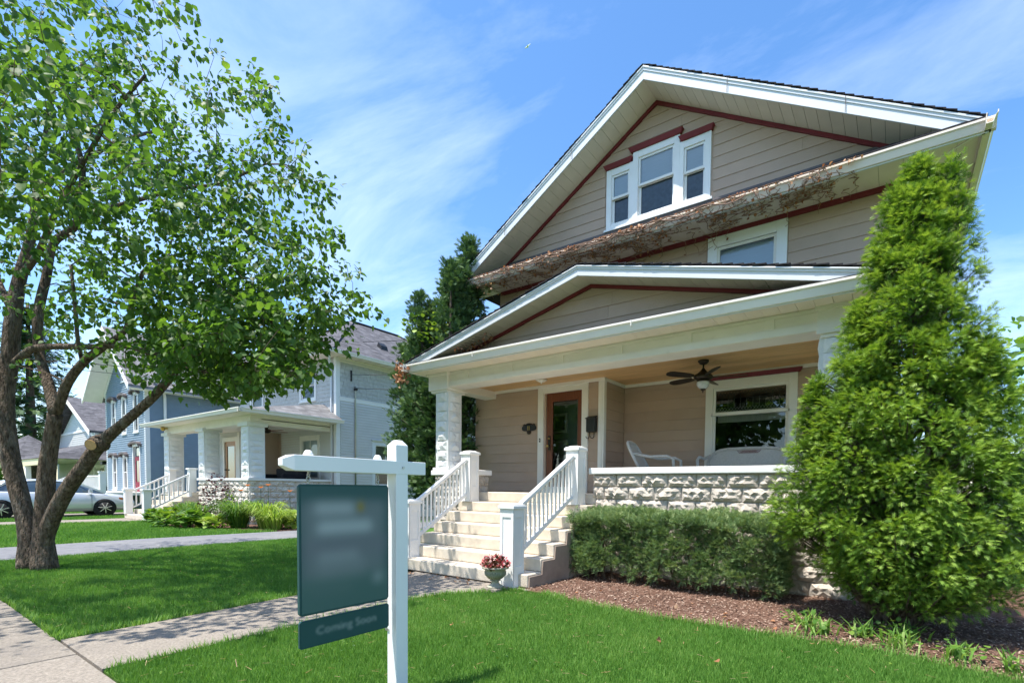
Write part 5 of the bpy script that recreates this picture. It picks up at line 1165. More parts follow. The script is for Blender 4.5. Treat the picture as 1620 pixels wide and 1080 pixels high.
# ================================================================ DRY VINE ON THE PENT ROOF EAVE
V_ = thing('dry_vine', 'leafless dry vine with withered brown leaves clinging to the upper eave', 'vine', (-5, 8.5, 5.9))
def vs(x, s, o):
    if s < .14: return (x, 8.415-o, 6.14-s)
    if s < .90: return (x, 8.43+(s-.14), 6.005-o)
    return (x, 9.20-o, 5.93-(s-.90))
stem = MB(); LPv = []
for k in range(330):
    x = -8.4+7.8*g.random()**.85; s = abs(g.normal(.12, .30)); hd = g.choice([-1, 1])*g.uniform(.2, 1.2); pts = []
    dn = math.exp(-max(0, x+5.2)/2.6)
    if g.random() > .6+.4*dn: continue
    for q in range(int(g.integers(7, 20))):
        pts.append(vs(x, max(0, s), .006+.012*g.random()))
        if g.random() < .15: LPv.append(vs(x+g.normal(0, .03), max(0, s+g.normal(0, .04)), .012+.025*g.random()))
        hd += g.normal(0, .5); x += .085*math.cos(hd)*(1 if g.random() < .6 else -1); s += .055*math.sin(hd)+.008
        if s > 1.15: s = 1.1
        if not -8.9 < x < -.6: break
    if len(pts) > 2: stem.tube(pts, list(np.linspace(.0075, .004, len(pts))), 4, False)
for a in (-8.2, -7.7, -6.9, -6.0, -5.2):     # thick old stems along the gutter
    pts = [vs(a+.13*i, max(0, .07+.05*math.sin(i*.9+a)), .03) for i in range(24)]; stem.tube(pts, .010, 5, False)
stem.build('stems', 'dryvine', V_, kind='stuff')
for q in range(12): LPv.append((-7.85+.25*g.random(), 8.42-.05*g.random(), 5.65+.4*g.random()))
for q in range(22): LPv.append((-6.95+.55*g.random(), 6.6+.3*g.random(), 3.95+.03*g.random()-.06))
LPv = np.array(LPv); n = len(LPv); dd = g.normal(0, .7, (n, 3)); dd[:, 2] -= .7
scatter('withered_leaves', CURL, LF6, LPv, frames(dd, g.normal(0, 1, (n, 3))), 'deadleaf', V_, scale=.03+.034*g.random(n), rnd=np.clip(g.beta(1.6, 1.4, n), 0, 1))
t = thing('withered_tuft', 'tuft of withered orange vine at the left porch gutter corner', 'vine', (-8.2, 6.4, 3.5))
P = np.array([-8.22, 6.40, 3.62])+g.normal(0, 1, (90, 3))*np.array([.06, .06, .10])-np.array([0, 0, .1])*g.random((90, 1)); dd = g.normal(0, .7, (90, 3)); dd[:, 2] -= .6
scatter('withered_leaves', CURL, LF6, P, frames(dd, g.normal(0, 1, (90, 3))), 'deadleaf', t, scale=.05+.05*g.random(90)); b = MB(); b.tube([(-8.2, 6.45, 3.72), (-8.24, 6.39, 3.6), (-8.2, 6.38, 3.3)], .006, 5); b.build('stem', 'twig', t)
t = thing('soffit_vine', 'sparse withered vine under the left slope of the porch gable', 'vine', (-6.6, 6.7, 4.0))
b = MB()
for q in range(9):
    x = -6.9+.09*q; b.tube([(x, 6.56+.03*g.random(), 4.565-.244*abs(x+4.16)), (x+.06, 6.70, 4.56-.244*abs(x+.06+4.16)), (x+.02, 6.80+.1*g.random(), 4.545-.244*abs(x+4.16)), (x+.05, 6.82, 4.42-.244*abs(x+4.16))], .004, 4)
b.build('stem', 'twig', t)
n = 46; X = -6.95+.85*g.random(n); P = np.stack([X, 6.55+.3*g.random(n), 4.55-.244*np.abs(X+4.16)-.05*g.random(n)], 1); dd = g.normal(0, .7, (n, 3)); dd[:, 2] -= .6
scatter('withered_leaves', CURL, LF6, P, frames(dd, g.normal(0, 1, (n, 3))), 'deadleaf', t, scale=.035+.035*g.random(n))
# ================================================================ GREY NEIGHBOUR HOUSE
GH = thing('gray_house', 'grey two storey house with hip roof and white block porch columns', 'house', (-21.5, 12, 0))
YQ, YM = 7.8, 10.75; GL, GR = -25.3, -17.55; GF = 1.02
gwd = [(-20.0, -18.75, 1.6, 3.2)]
w_ = wallback(GH, frY(YM), lambda z: (-21.6, GR), 0, 3.7, gwd, 'gray', 'front_wall')
lap(w_, frY(YM), lambda z: (-21.6, GR-.1), GF, 3.7, .1, [(-20.1, -18.65, 1.5, 3.3)], 'gray', 'siding', True, .028, .006, lip=.02)
fu = wallback(GH, frY(YM), lambda z: (GL, GR), 3.7, 6.1, [(-24.2, -23.2, 4.75, 5.85), (-20.0, -18.9, 4.75, 5.85)], 'grayshingle', 'upper_front')
lap(fu, frY(YM), lambda z: (GL, GR-.1), 4.55, 6.1, .15, [(-24.3, -23.1, 4.65, 5.95), (-20.1, -18.8, 4.65, 5.95)], 'grayshingle', 'wall_shingles', True, .02, .008)
sideop = [(12.35, 13.45, 1.35, 3.05)]
ws = wallback(GH, frX(GR), lambda y: (YM, 19.5), 0, 6.15, sideop, 'gray', 'side_wall')
lap(ws, frX(GR), lambda z: (YM+.14, 19.5), .25, 4.55, .105, [(12.25, 13.55, 1.25, 3.17)], 'gray', 'siding', True, .034, .006, lip=.022)
mb = MB(); z = 4.68
while z < 6.1:       # single wall shingles, uneven butts
    y = YM+.14+rng.uniform(0, .2)
    while y < 19.4:
        w = rng.uniform(.16, .30); q = rng.uniform(-.004, .004); fbox(mb, frX(GR), y, y+w-.006, 0, .016+q, z-.006+q, z+.16); y += w
    fbox(mb, frX(GR), YM+.14, 19.4, .026, .033, z-.022, z-.004); z += .155  # strip added under each row to strengthen its shade line
mb.build('wall_shingles', 'grayshingle', ws, kind='stuff')
MB().box(GR, GR+.035, YM+.1, 19.5, 4.55, 4.68).build('belt_course', 'white', GH); MB().box(GR, GR+.05, YM+.1, 19.5, 4.675, 4.70).build('belt_cap', 'white', GH)
MB().box(GR, GR+.03, YM+.1, 19.5, 6.0, 6.17).build('frieze', 'trim', GH)
cb = MB(); cb.box(GR-.13, GR+.022, YM-.03, YM-.0, .3, 6.15); cb.box(GR, GR+.021, YM, YM+.13, .3, 6.149); cb.build('corner_board', 'white', GH)
MB().box(GL, GL+.1, YM, 19.5, 0, 6.1).build('side_wall', 'gray', GH)
w = casing(GH, 'window', frX(GR), 12.25, 13.55, 1.25, 3.12, .13, 'coolwhite', .04); hood(w, frX(GR), 12.2, 13.6, 3.12, .06, 'coolwhite')
sash(w, frX(GR), 12.38, 13.42, 2.1, 3.0, 'white', .05, .015, 'glass', 'curtain', .2); sash(w, frX(GR), 12.38, 13.42, 1.36, 2.14, 'white', .05, -.01, 'glassdim', 'screen', .1)
fbox(MB(), frX(GR), 12.885, 12.915, -.015, .012, 2.1, 3.0).build('muntin', 'white', w)
for a in (-24.3, -20.1):
    w = casing(GH, 'window', frY(YM), a, a+1.2, 4.65, 5.95, .11, 'white', .04); sash(w, frY(YM), a+.11, a+1.09, 5.28, 5.84, 'white', .05, .01, 'glass', 'curtain', .1); sash(w, frY(YM), a+.11, a+1.09, 4.75, 5.3, 'white', .05, -.01, 'glassdim', 'screen', .1)
# hip roof with eaves
ex0, ex1, ey0, ey1 = GL-.6, GR+.6, YM-.6, 20.1; ez = 6.25; ra, rb = (-21.4, 13.9, 9.0), (-21.4, 16.5, 9.0)
A_, B_, C_, D_ = (ex0, ey0, ez), (ex1, ey0, ez), (ex1, ey1, ez), (ex0, ey1, ez)
rf = MB().quad(A_, B_, ra).quad(B_, C_, rb, ra).quad(C_, D_, rb).quad(D_, A_, ra, rb).build('roof', 'shingleg', GH)
hp = MB()
for p, q in ((B_, ra), (C_, rb), (A_, ra), (ra, rb)): hp.beam(Vector(p)+Vector((0, 0, .02)), Vector(q)+Vector((0, 0, .02)), .22, .03)
hp.build('hip_caps', 'shingleg', rf)
MB().box(ex0, ex1, ey0, ey1, ez-.10, ez-.08).build('soffit', 'soffit', GH)
sl = MB()
for i in range(24): sl.box(GR+.03, ex1-.02, YM+i*.38, YM+i*.38+.005, ez-.106, ez-.101)
sl.build('soffit_joints', 'hood', GH, kind='stuff')
gutter(GH, (ex1+.1, ey0-.1, ez), (ex1+.1, ey1, ez), (1, 0, 0), .12, .11, 'trim'); gutter(GH, (ex0, ey0-.1, ez), (ex1+.1, ey0-.1, ez), (0, -1, 0), .12, .11, 'trim')
fx = MB().box(ex1-.02, ex1, ey0, ey1, ez-.12, ez-.0); fx.box(ex0, ex1, ey0, ey0+.02, ez-.121, ez-.001); fx.build('fascia', 'trim', GH)
n_ = Vector((0, 0, 1)); v0 = Vector((-18.55, 13.5, 0)); zz = ez+(ex1-v0.x)/(ex1+21.4)*(9.0-ez)
MB().hexa([(v0.x-.16, v0.y-.17, zz+.08), (v0.x+.16, v0.y-.17, zz-.12), (v0.x+.16, v0.y+.17, zz-.12), (v0.x-.16, v0.y+.17, zz+.08), (v0.x-.10, v0.y-.15, zz+.26), (v0.x+.12, v0.y-.15, zz+.09), (v0.x+.12, v0.y+.15, zz+.09), (v0.x-.10, v0.y+.15, zz+.26)]).build('roof_vent', 'black', rf)
# downspout, service mast, vent pipe
MB().tube([(ex1-.05, YM-.62, 6.14), (GR-.25, YM-.10, 5.85), (GR-.22, YM-.07, 5.6), (GR-.22, YM-.07, 4.4), (GR-.22, YM-.07, .2)], .045, 8).build('downspout', 'coolwhite', GH, True)
MB().tube([(GR+.05, 11.5, .3), (GR+.05, 11.5, 5.0), (GR+.07, 11.5, 5.1)], .03, 8).build('service_mast', 'steel', GH, True)
MB().tube([(GR+.05, 11.5, 5.0), (GR+.05, 11.5, 5.08), (GR+.16, 11.5, 5.05)], .05, 8).build('weatherhead', 'black', GH, True)
MB().box(GR, GR+.06, 11.32, 11.37, 5.35, 5.75).build('cable_bracket', 'black', GH)
# porch
pf = MB().box(GL+.05, -17.85, YQ+.02, YM, GF-.15, GF).build('porch_floor', 'cream', GH)
def glow(kind, a0, a1, pos, n):
    p = (MB().box(a0+.02, a1-.02, YQ+.07, YQ+.3, 0, 1.47) if kind == 'Y' else MB().box(pos-.3, pos-.07, a0+.02, a1-.02, 0, 1.47)).build('porch_wall', 'blockw', GH)
    if kind == 'Y': MB().box(a0, a1, YQ+.025, YQ+.08, 0, 1.465).build('mortar_bed', 'blockw', p); block_wall(p, 'Y', YQ+.02, a0, a1, 1.47, n, False, BLKW)
    else: MB().box(pos-.08, pos-.025, a0, a1, 0, 1.465).build('mortar_bed', 'blockw', p); block_wall(p, 'X', pos-.02, a0, a1, 1.47, n, True, BLKW)
    return p
p1 = glow('Y', -21.85, -17.80, YQ, 7); p2 = glow('X', YQ+.02, YM, -17.80, 7)
MB().box(-21.92, -17.74, YQ-.06, YQ+.36, 1.47, 1.55).build('wall_cap', 'white', p1); MB().box(-18.16, -17.742, YQ+.361, YM-.03, 1.471, 1.549).build('wall_cap', 'white', p2)
MB().box(-17.82, -17.775, 9.9, 10.65, .42, .80).build('basement_window', 'dark', GH)
GC = column_meshes(.52, .21, 'colwhite', (5, 6, 7))
for x in (-25.25, -21.83, -18.36):
    c = column('column', GH, x, YQ, 1.55 if x > -25 else 1.0, 3.30, .52, GC, .21)
    MB().box(x-.07, x+.59, YQ-.07, YQ+.59, 3.28, 3.40).build('column_cap', 'colwhite', c)
MB().box(GL, -17.80, YQ+.05, YQ+.47, 3.36, 3.66).build('porch_beam', 'trim', GH); MB().box(-18.2, -17.80, YQ+.47, YM, 3.361, 3.659).build('side_beam', 'trim', GH)
MB().box(GL, -17.8, YQ+.4, YM, 3.52, 3.55).build('porch_ceiling', 'trim', GH)
pe = 3.74; px0, px1, py0 = -25.8, -17.1, 7.25
MB().quad((px0, py0, pe), (px1, py0, pe), (-18.4, YM, 4.45), (-24.4, YM, 4.45)).quad((px1, py0, pe), (px1, YM, pe), (-18.4, YM, 4.45)).quad((px0, YM, pe), (px0, py0, pe), (-24.4, YM, 4.45)).build('porch_roof', 'shinglel', GH)
MB().box(px0, px1, py0, YM, pe-.09, pe-.07).build('porch_soffit', 'trim', GH)
gutter(GH, (px0-.08, py0-.08, pe+.01), (px1+.08, py0-.08, pe+.01), (0, -1, 0), .13, .11, 'trim'); gutter(GH, (px1+.08, py0-.08, pe+.01), (px1+.08, YM, pe+.01), (1, 0, 0), .13, .11, 'trim')
MB().box(px0, px1, py0, py0+.03, pe-.12, pe).build('fascia', 'trim', GH); MB().box(px1-.03, px1, py0+.03, YM, pe-.12, pe-.001).build('fascia', 'trim', GH)
# recessed entry: door wall set forward of the window wall
dwl = wallback(GH, frY(9.6), lambda z: (GL+.05, -21.9), 0, 3.6, [(-24.05, -23.05, GF, 3.15)], 'gray', 'door_wall'); lap(dwl, frY(9.6), lambda z: (GL+.05, -22.0), GF, 3.5, .1, [(-24.25, -22.85, GF, 3.35)], 'gray', 'siding', True, .028, .006, lip=.02)
MB().box(-21.95, -21.85, 9.6, YM, GF, 3.55).build('entry_side_wall', 'tan', GH)
lap(w_, frY(YM-.003), lambda z: (-21.85, -20.1), GF, 3.5, .1, [], 'tan', 'siding', True, .016, .006)
d_ = casing(GH, 'door_frame', frY(9.6), -24.25, -22.85, GF, 3.33, .17, 'trim', .04, sill=False)
mb = MB(); f = frY(9.6); fbox(mb, f, -24.07, -23.9, -.05, 0, GF, 3.15); fbox(mb, f, -23.2, -23.03, -.05, 0, GF, 3.15); fbox(mb, f, -23.9, -23.2, -.049, -.001, 2.95, 3.15); fbox(mb, f, -23.9, -23.2, -.049, -.001, GF, 1.35)
gd = mb.build('door', 'oak', GH); MB().quad(f(-23.9, -.02, 1.35), f(-23.2, -.02, 1.35), f(-23.2, -.02, 2.95), f(-23.9, -.02, 2.95)).build('pane', 'carglass', gd); MB().tube([(-23.98, 9.6, 1.95), (-23.98, 9.53, 1.95)], .03, 8).build('knob', 'black', gd)
mb = MB(); fbox(mb, f, -22.85, -22.65, 0, .04, GF, 3.5); mb.build('entry_post', 'trim', GH)
w = casing(GH, 'window', frY(YM), -20.1, -18.65, 1.5, 3.3, .15, 'trim', .045); sash(w, frY(YM), -19.95, -18.8, 2.5, 3.15, 'trim', .05, .01, 'glass', None); sash(w, frY(YM), -19.95, -18.8, 1.6, 2.52, 'trim', .05, -.01, 'glass', 'curtain', .1)
mb = MB(); fbox(mb, frY(YM), -19.39, -19.36, -.01, .014, 2.5, 3.15); mb.build('muntin', 'trim', w)
# steps with railings
gs = MB().box(-24.1, -21.95, 6.45, 7.9, 0, .16).build('stairs', 'cheek', GH)
for k in range(6): MB().box(-24.15, -21.9+(-.0), 6.2+.28*k, 7.9, .17*k, .17*(k+1)).build('step', 'cream', gs, bevel=.015)
MB().box(-21.899, -21.88, 6.3, 7.8, 0, .12).build('stair_cheek', 'cheek', GH)
for xr in (-24.0, -22.05):
    r_ = MB().beam((xr, 6.35, 1.0), (xr, 7.65, 1.72), .07, .06).build('railing', 'white', GH); MB().beam((xr, 6.35, .38), (xr, 7.65, 1.10), .05, .05).build('bottom_rail', 'white', r_)
    for y, za, zb in ((6.28, .0 if xr > -23 else .17, 1.12), (7.66, .72, 1.92)):
        q = MB().box(xr-.11, xr+.11, y-.11, y+.11, za, zb-.05).build('newel_post', 'white', r_, bevel=.006); MB().box(xr-.15, xr+.15, y-.15, y+.15, zb-.06, zb).build('newel_cap', 'white', q, bevel=.01)
    bl = MB().box(-.02, .02, -.02, .02, 0, 1).mesh('baluster', K['white'])
    for i in range(8): y = 6.52+i*.14; zb = .38+(y-6.35)/1.3*.72; link('baluster', bl, r_, (xr, y, zb), None, (1, 1, .6))
# things on that porch
t = thing('porch_sofa', 'dark cushioned porch sofa behind the block wall of the grey house', 'sofa', (-19.4, 9.6, GF)); MB().box(-20.5, -18.5, 9.2, 10.1, 1.25, 1.5).build('seat', 'sofa', t, bevel=.05); MB().box(-20.5, -18.5, 9.95, 10.2, 1.4, 1.98).build('backrest', 'sofa', t, bevel=.06); MB().box(-20.6, -20.4, 9.2, 10.2, 1.05, 1.75).build('armrest', 'sofa', t, bevel=.05); MB().box(-18.6, -18.4, 9.2, 10.2, 1.05, 1.75).build('armrest', 'sofa', t, bevel=.05); MB().box(-20.4, -18.6, 9.25, 10.1, GF, 1.26).build('base', 'sofa', t)
t = thing('porch_fan', 'brown ceiling fan under the porch roof of the grey house', 'ceiling fan', (-19.6, 9.2, 3.52)); MB().lathe([(.09, 0), (.06, -.06), (.05, -.1), (.16, -.13), (.16, -.2), (.08, -.26)], (-19.6, 9.2, 3.52), 14).build('motor', 'bronze', t, True)
for k in range(5):
    a = k*1.2566+.3; d = Vector((math.cos(a), math.sin(a), 0)); MB().beam(Vector((-19.6, 9.2, 3.35))+d*.15, Vector((-19.6, 9.2, 3.35))+d*.75, .13, .012).build('blade', 'door', t)
t = thing('wall_lantern', 'small amber lamp under the porch eave of the grey house', 'lamp', (-25.0, 7.7, 3.55)); MB().lathe([(.05, .08), (.09, .02), (.06, -.06), (.02, -.08)], (-25.0, 7.7, 3.56), 10).build('shade', 'brass', t, True); MB().box(-25.03, -24.97, 7.72, 7.86, 3.56, 3.62).build('bracket', 'brass', t)

# ---- planting in front of the grey house
def leafy(name, label, cat, c, r, hz, n, m, T_, F_, sc, up=.3, seed=1, group=None, spread=.6, stems=4):
    gg = np.random.default_rng(seed); t = thing(name, label, cat, c, group)
    a = gg.random(n)*6.283; z = gg.random(n)**.7; q = np.sqrt(gg.random(n)); P = np.stack([c[0]+r*q*np.cos(a)*(1-.35*z), c[1]+r*q*np.sin(a)*(1-.35*z), c[2]+.03+hz*z*(1-.5*q*q)], 1)
    d = np.stack([np.cos(a)*(.3+q), np.sin(a)*(.3+q), np.full(n, up)], 1)+gg.normal(0, spread, (n, 3)); scatter('foliage', T_, F_, P, frames(d), m, t, scale=sc*(.7+.6*gg.random(n)), rnd=np.clip(.25+.5*z+.2*gg.normal(size=n), 0, 1))
    b = MB()
    for i in range(stems): aa = i*2.4; b.tube([(c[0]+.05*math.cos(aa), c[1]+.05*math.sin(aa), c[2]), (c[0]+r*.5*math.cos(aa), c[1]+r*.5*math.sin(aa), c[2]+hz*.7)], [.015, .006], 5)
    b.build('stem', 'twig', t); return t
def fountain(name, label, cat, c, r, hz, n, m, seed=1, wid=.012, group=None):
    """arching strap leaves from one crown"""
    gg = np.random.default_rng(seed); t = thing(name, label, cat, c, group); V, F = [], []
    for i in range(n):
        a = gg.random()*6.283; L = (.6+.5*gg.random()); s = np.array([-math.sin(a), math.cos(a), 0])*wid*(.7+.6*gg.random()); d = np.array([math.cos(a), math.sin(a), 0]); b = np.array(c)+d*gg.random()*r*.25+gg.normal(0, .04, 3)*[1, 1, 0]; k = len(V)
        for u_, zz_ in ((0, 0), (.25, .62), (.6, .95), (1.0, .62+.25*gg.random())): w = s*(1-u_*.85); p = b+d*r*u_*L+np.array([0, 0, hz*zz_*L]); V += [p-w, p+w]
        F += [(k+2*j, k+2*j+1, k+2*j+3, k+2*j+2) for j in range(3)]
    me = npmesh('leaves', np.array(V)-np.array(c), np.array(F), m, np.repeat(gg.random(n), 8)); o = link('leaves', me, t); o['kind'] = 'stuff'; return t
PL = [('hosta_plant', 'dark green hosta at the left end of the neighbour bed', (-18.6, 6.0, 0), .55, .42, 170, 'hosta', .19, 1), ('hosta_plant', 'broad green hosta left of the lime hosta by the driveway', (-17.7, 6.1, 0), .55, .45, 170, 'hosta', .20, 2), ('hosta_plant', 'lime green hosta beside the driveway edge', (-16.9, 6.45, 0), .5, .36, 170, 'lime', .16, 3), ('hosta_plant', 'green clump below the stairs of the grey house', (-20.2, 6.35, 0), .55, .45, 170, 'hosta', .18, 4), ('hosta_plant', 'small green clump right of the neighbour stair newel', (-21.2, 6.3, 0), .45, .42, 150, 'hosta', .16, 5), ('hosta_plant', 'pale striped clump by the driveway, near the basement window', (-15.5, 8.0, 0), .55, .5, 170, 'lime', .18, 6)]
for nm, lb, c, r, hz, n, m, sc, sd in PL: leafy(nm, lb, 'plant', c, r, hz, n, m, LEAF6, LF6, sc, .35, sd, 'plants in the neighbour bed')
for lb, c, r, hz, n, m, sd in (('tall arching green ornamental grass at the neighbour porch corner', (-16.65, 7.0, 0), .75, .85, 330, 'hosta', 11), ('arching yellow green daylily leaves right of the porch corner', (-15.95, 7.45, 0), .7, .8, 260, 'lime', 12), ('yellowish daylily clump in front of the basement window', (-15.3, 7.4, 0), .6, .62, 220, 'lime', 13), ('grassy green clump behind the stair railing of the grey house', (-20.7, 7.0, 0), .6, .7, 200, 'hosta', 14), ('bushy green perennial below the neighbour stairs', (-19.5, 7.0, 0), .6, .65, 220, 'hosta', 15)): fountain('grass_clump', lb, 'plant', c, r, hz, n, m, sd, .016, 'strap leaved clumps in the neighbour bed')
leafy('maroon_shrub', 'maroon leaved shrub trained against the white block porch wall', 'shrub', (-19.3, 7.45, 0), .75, 1.75, 520, 'maroon', LEAF6, LF6, .075, .3, 21, None, .9, 7)
leafy('green_shrub', 'loose green shrub at the neighbour porch corner', 'shrub', (-18.1, 7.35, 0), .4, 1.2, 200, 'hosta', LEAF6, LF6, .07, .3, 22, None, .9, 5)
for i, (x, y, h_) in enumerate(((-16.75, 7.3, 1.28), (-16.35, 7.5, 1.22), (-15.4, 7.9, 1.12), (-16.95, 7.2, 1.12), (-16.1, 7.6, 1.3))):
    t = thing('daylily_flower', ['orange daylily bloom nearest the porch corner', 'orange daylily bloom second from the porch corner', 'orange daylily bloom by the basement window', 'orange daylily bloom low at the porch corner', 'orange daylily bloom on the tallest stalk'][i], 'flower', (x, y, 0), 'daylilies by the driveway')
    MB().tube([(x, y, 0), (x+.05, y-.03, h_*.6), (x+.08, y-.05, h_)], [.010, .008, .006], 5).build('stalk', 'hosta', t)
    P = np.tile([x+.08, y-.05, h_], (6, 1)); a = np.arange(6)*1.047; scatter('petal', LEAF6*[.55, 1, 1], LF6, P, frames(np.stack([np.cos(a), np.sin(a), np.full(6, .7)], 1)), 'orange', t, scale=np.full(6, .11), kind=None)

# ================================================================ BLUE HOUSE
BHs = thing('blue_house', 'blue clapboard house with steep front gable and arched white windows', 'house', (-34.6, 14, 0))
YB, B0, B1, BE = 9.0, -37.8, -31.5, 6.75; BC = (B0+B1)/2; BP = 9.15
bspan = lambda z: (B0, B1) if z <= BE else (BC-(BP-z)/(BP-BE)*(B1-BC), BC+(BP-z)/(BP-BE)*(B1-BC))
ups = [(-36.7, -36.05, 3.95, 5.95), (-34.95, -34.3, 3.95, 5.98), (-33.1, -32.45, 3.95, 6.05)]; dws = [(-36.7, -36.05, .95, 2.85), (-34.95, -34.3, .95, 2.85), (-33.35, -32.3, .8, 3.35)]
bf = wallback(BHs, frY(YB), bspan, 0, BP, ups+dws, 'blue', 'front_wall', extra=(BE, 7.5, 8.3))
lap(bf, frY(YB), bspan, .5, BP-.1, .115, ups+dws, 'blue', 'siding', True, .036, .006, lip=.026)
bs = wallback(BHs, frX(B1), lambda z: (YB, 21), 0, BE, [], 'blue', 'side_wall'); lap(bs, frX(B1), lambda z: (YB+.15, 21), .3, BE-.45, .115, [], 'blue', 'siding', True, .036, .006, lip=.026)
MB().box(B0, B0+.1, YB, 21, 0, BE).build('side_wall', 'blue', BHs)
MB().box(B1-.17, B1+.03, YB-.03, YB+.16, .3, BE).build('corner_board', 'white', BHs); MB().box(B0-.02, B0+.15, YB-.03, YB, .3, BE).build('corner_board', 'white', BHs)
MB().box(B1, B1+.03, YB+.16, 21, BE-.45, BE-.12).build('frieze', 'white', BHs); MB().box(B1+.031, B1+.045, YB+.9, 21, BE-.36, BE-.2).build('frieze_panel', 'hood', BHs)
MB().tube([(B1+.55, YB+.1, BE-.15), (B1+.1, YB+.75, BE-.75), (B1+.1, YB+.78, BE-1.0), (B1+.1, YB+.78, .4)], .065, 8).build('downspout', 'white', BHs, True)
rt = (BP+.35-BE)/(B1-BC); ro = MB(); over = .75
for s in (-1, 1):
    e = (B1-BC)+over; q = [(BC, BP+.35), (BC+s*e, BP+.35-rt*e), (BC+s*e, BP+.24-rt*e), (BC, BP+.24)]; ro.prism([(x, YB-.85, z) for x, z in q], (0, 13, 0))
ro = ro.build('roof', 'shinglel', BHs)
for s in (-1, 1):
    e = (B1-BC)+over; q = [(BC, BP+.34), (BC+s*e, BP+.34-rt*e), (BC+s*e, BP+.06-rt*e), (BC, BP+.06)]
    MB().prism([(x, YB-.88, z) for x, z in q], (0, .05, 0)).build('bargeboard', 'white', ro)
    q = [(BC, BP+.235), (BC+s*e, BP+.235-rt*e), (BC+s*e, BP+.20-rt*e), (BC, BP+.20)]; MB().prism([(x, YB-.83, z) for x, z in q], (0, .82, 0)).build('rake_soffit', 'white', ro)
    q = [(BC, BP+.19), (BC+s*(e-.6), BP+.19-rt*(e-.6)), (BC+s*(e-.6), BP-.10-rt*(e-.6)), (BC, BP-.10)]; MB().prism([(x, YB-.05, z) for x, z in q], (0, .05, 0)).build('rake_trim', 'white', BHs)
MB().box(B1+.02, B1+over, YB-.8, 21, BP+.35-rt*((B1-BC)+over)-.14, BP+.35-rt*((B1-BC)+over)-.12).build('soffit', 'white', BHs)
gutter(BHs, (B1+over+.1, YB-.85, BE-.36+.15), (B1+over+.1, 21, BE-.36+.15), (1, 0, 0), .13, .11, 'white')
def arch_win(u0, u1, z0, z1, m='white', door=False):
    w = casing(BHs, 'entry_frame' if door else 'window', frY(YB), u0-.05, u1+.05, z0, z1, .10, m, .05, sill=not door, bevel=0)
    hb = MB(); c = (u0+u1)/2; R = (u1-u0)/2+.22; pts = [(c+R*math.cos(a), z1-.02+.17*math.sin(a)) for a in [math.pi*i/10 for i in range(11)]]; inn = [(c+(R-.02)*math.cos(a), z1-.10+.15*math.sin(a)) for a in [math.pi*i/10 for i in range(10, -1, -1)]]
    hb.prism([(x, YB-.20, z) for x, z in pts+inn], (0, .2, 0)); hb.box(c-R-.05, c-R+.16, YB-.14, YB, z1-.13, z1-.03); hb.box(c+R-.16, c+R+.05, YB-.14, YB, z1-.13, z1-.03); hb.build('hood_mould', 'hood', w)
    if not door:
        zm = (z0+z1)/2; sash(w, frY(YB), u0+.03, u1-.03, zm, z1-.13, 'white', .035, .01, 'glass', 'dark', .06); sash(w, frY(YB), u0+.03, u1-.03, z0+.1, zm+.03, 'white', .035, -.015, 'glass', 'dark', .06)
    return w
for a, b, z0, z1 in ups: arch_win(a, b, z0, z1)
for a, b, z0, z1 in dws[:2]: arch_win(a, b, z0, z1)
e_ = arch_win(-33.35, -32.3, .8, 3.35, 'white', True)
mb = MB(); f = frY(YB); fbox(mb, f, -33.2, -33.05, -.05, 0, .85, 2.7); fbox(mb, f, -32.6, -32.45, -.05, 0, .85, 2.7); fbox(mb, f, -33.05, -32.6, -.049, -.001, 2.5, 2.7); fbox(mb, f, -33.05, -32.6, -.049, -.001, .85, 1.4); bd = mb.build('door', 'redl', BHs); MB().quad(f(-33.05, -.02, 1.4), f(-32.6, -.02, 1.4), f(-32.6, -.02, 2.5), f(-33.05, -.02, 2.5)).build('pane', 'carglass', bd)
MB().quad(f(-33.2, -.03, 2.75), f(-32.45, -.03, 2.75), f(-32.5, -.03, 3.05), f(-32.82, -.03, 3.2), f(-33.15, -.03, 3.05)).build('fanlight', 'carglass', e_)
lv = casing(BHs, 'attic_louver', f, -34.95, -34.35, 6.75, 8.35, .09, 'white', .05, bevel=0)
for i in range(2): fbox(MB(), f, -34.86+i*.21, -34.66+i*.21, -.02, .03, 6.85, 8.25).build('shutter', 'redl', lv)
MB().prism([(-35.1, YB-.12, 8.33), (-34.65, YB-.12, 8.55), (-34.2, YB-.12, 8.33), (-34.2, YB-.12, 8.42), (-34.65, YB-.12, 8.66), (-35.1, YB-.12, 8.42)], (0, .12, 0)).build('louver_hood', 'hood', lv)
# deck with railing and stairs
dk = MB().box(-37.6, -31.9, 7.3, YB, .72, .86).build('deck', 'trim', BHs); MB().box(-37.6, -31.9, 7.27, 7.3, .55, .84).build('deck_skirt', 'palegrey', BHs); lat = MB()
for i in range(40): lat.box(-37.5+i*.14, -37.46+i*.14, 7.32, 7.34, 0, .55)
lat.build('lattice', 'hood', dk)
rl = MB().box(-36.4, -31.9, 7.36, 7.43, 1.62, 1.69).build('deck_railing', 'white', BHs); MB().box(-36.4, -31.9, 7.37, 7.42, .98, 1.03).build('bottom_rail', 'white', rl)
bl = MB().box(-.022, .022, -.022, .022, 0, .62).mesh('baluster', K['white'])
for i in range(30): link('baluster', bl, rl, (-36.3+i*.148, 7.395, 1.02))
for x in (-36.45, -31.95): q = MB().box(x-.11, x+.11, 7.29, 7.51, .3, 1.82).build('newel_post', 'white', rl); MB().box(x-.14, x+.14, 7.26, 7.54, 1.82, 1.88).build('newel_cap', 'white', q)
ss = MB().box(-37.5, -36.4, 6.1, 7.3, 0, .18).build('deck_stairs', 'trim', BHs)
for k in range(4): MB().box(-37.5, -36.4, 6.0+.32*k, 7.3, .2*k, .2*(k+1)).build('step', 'trim', ss)
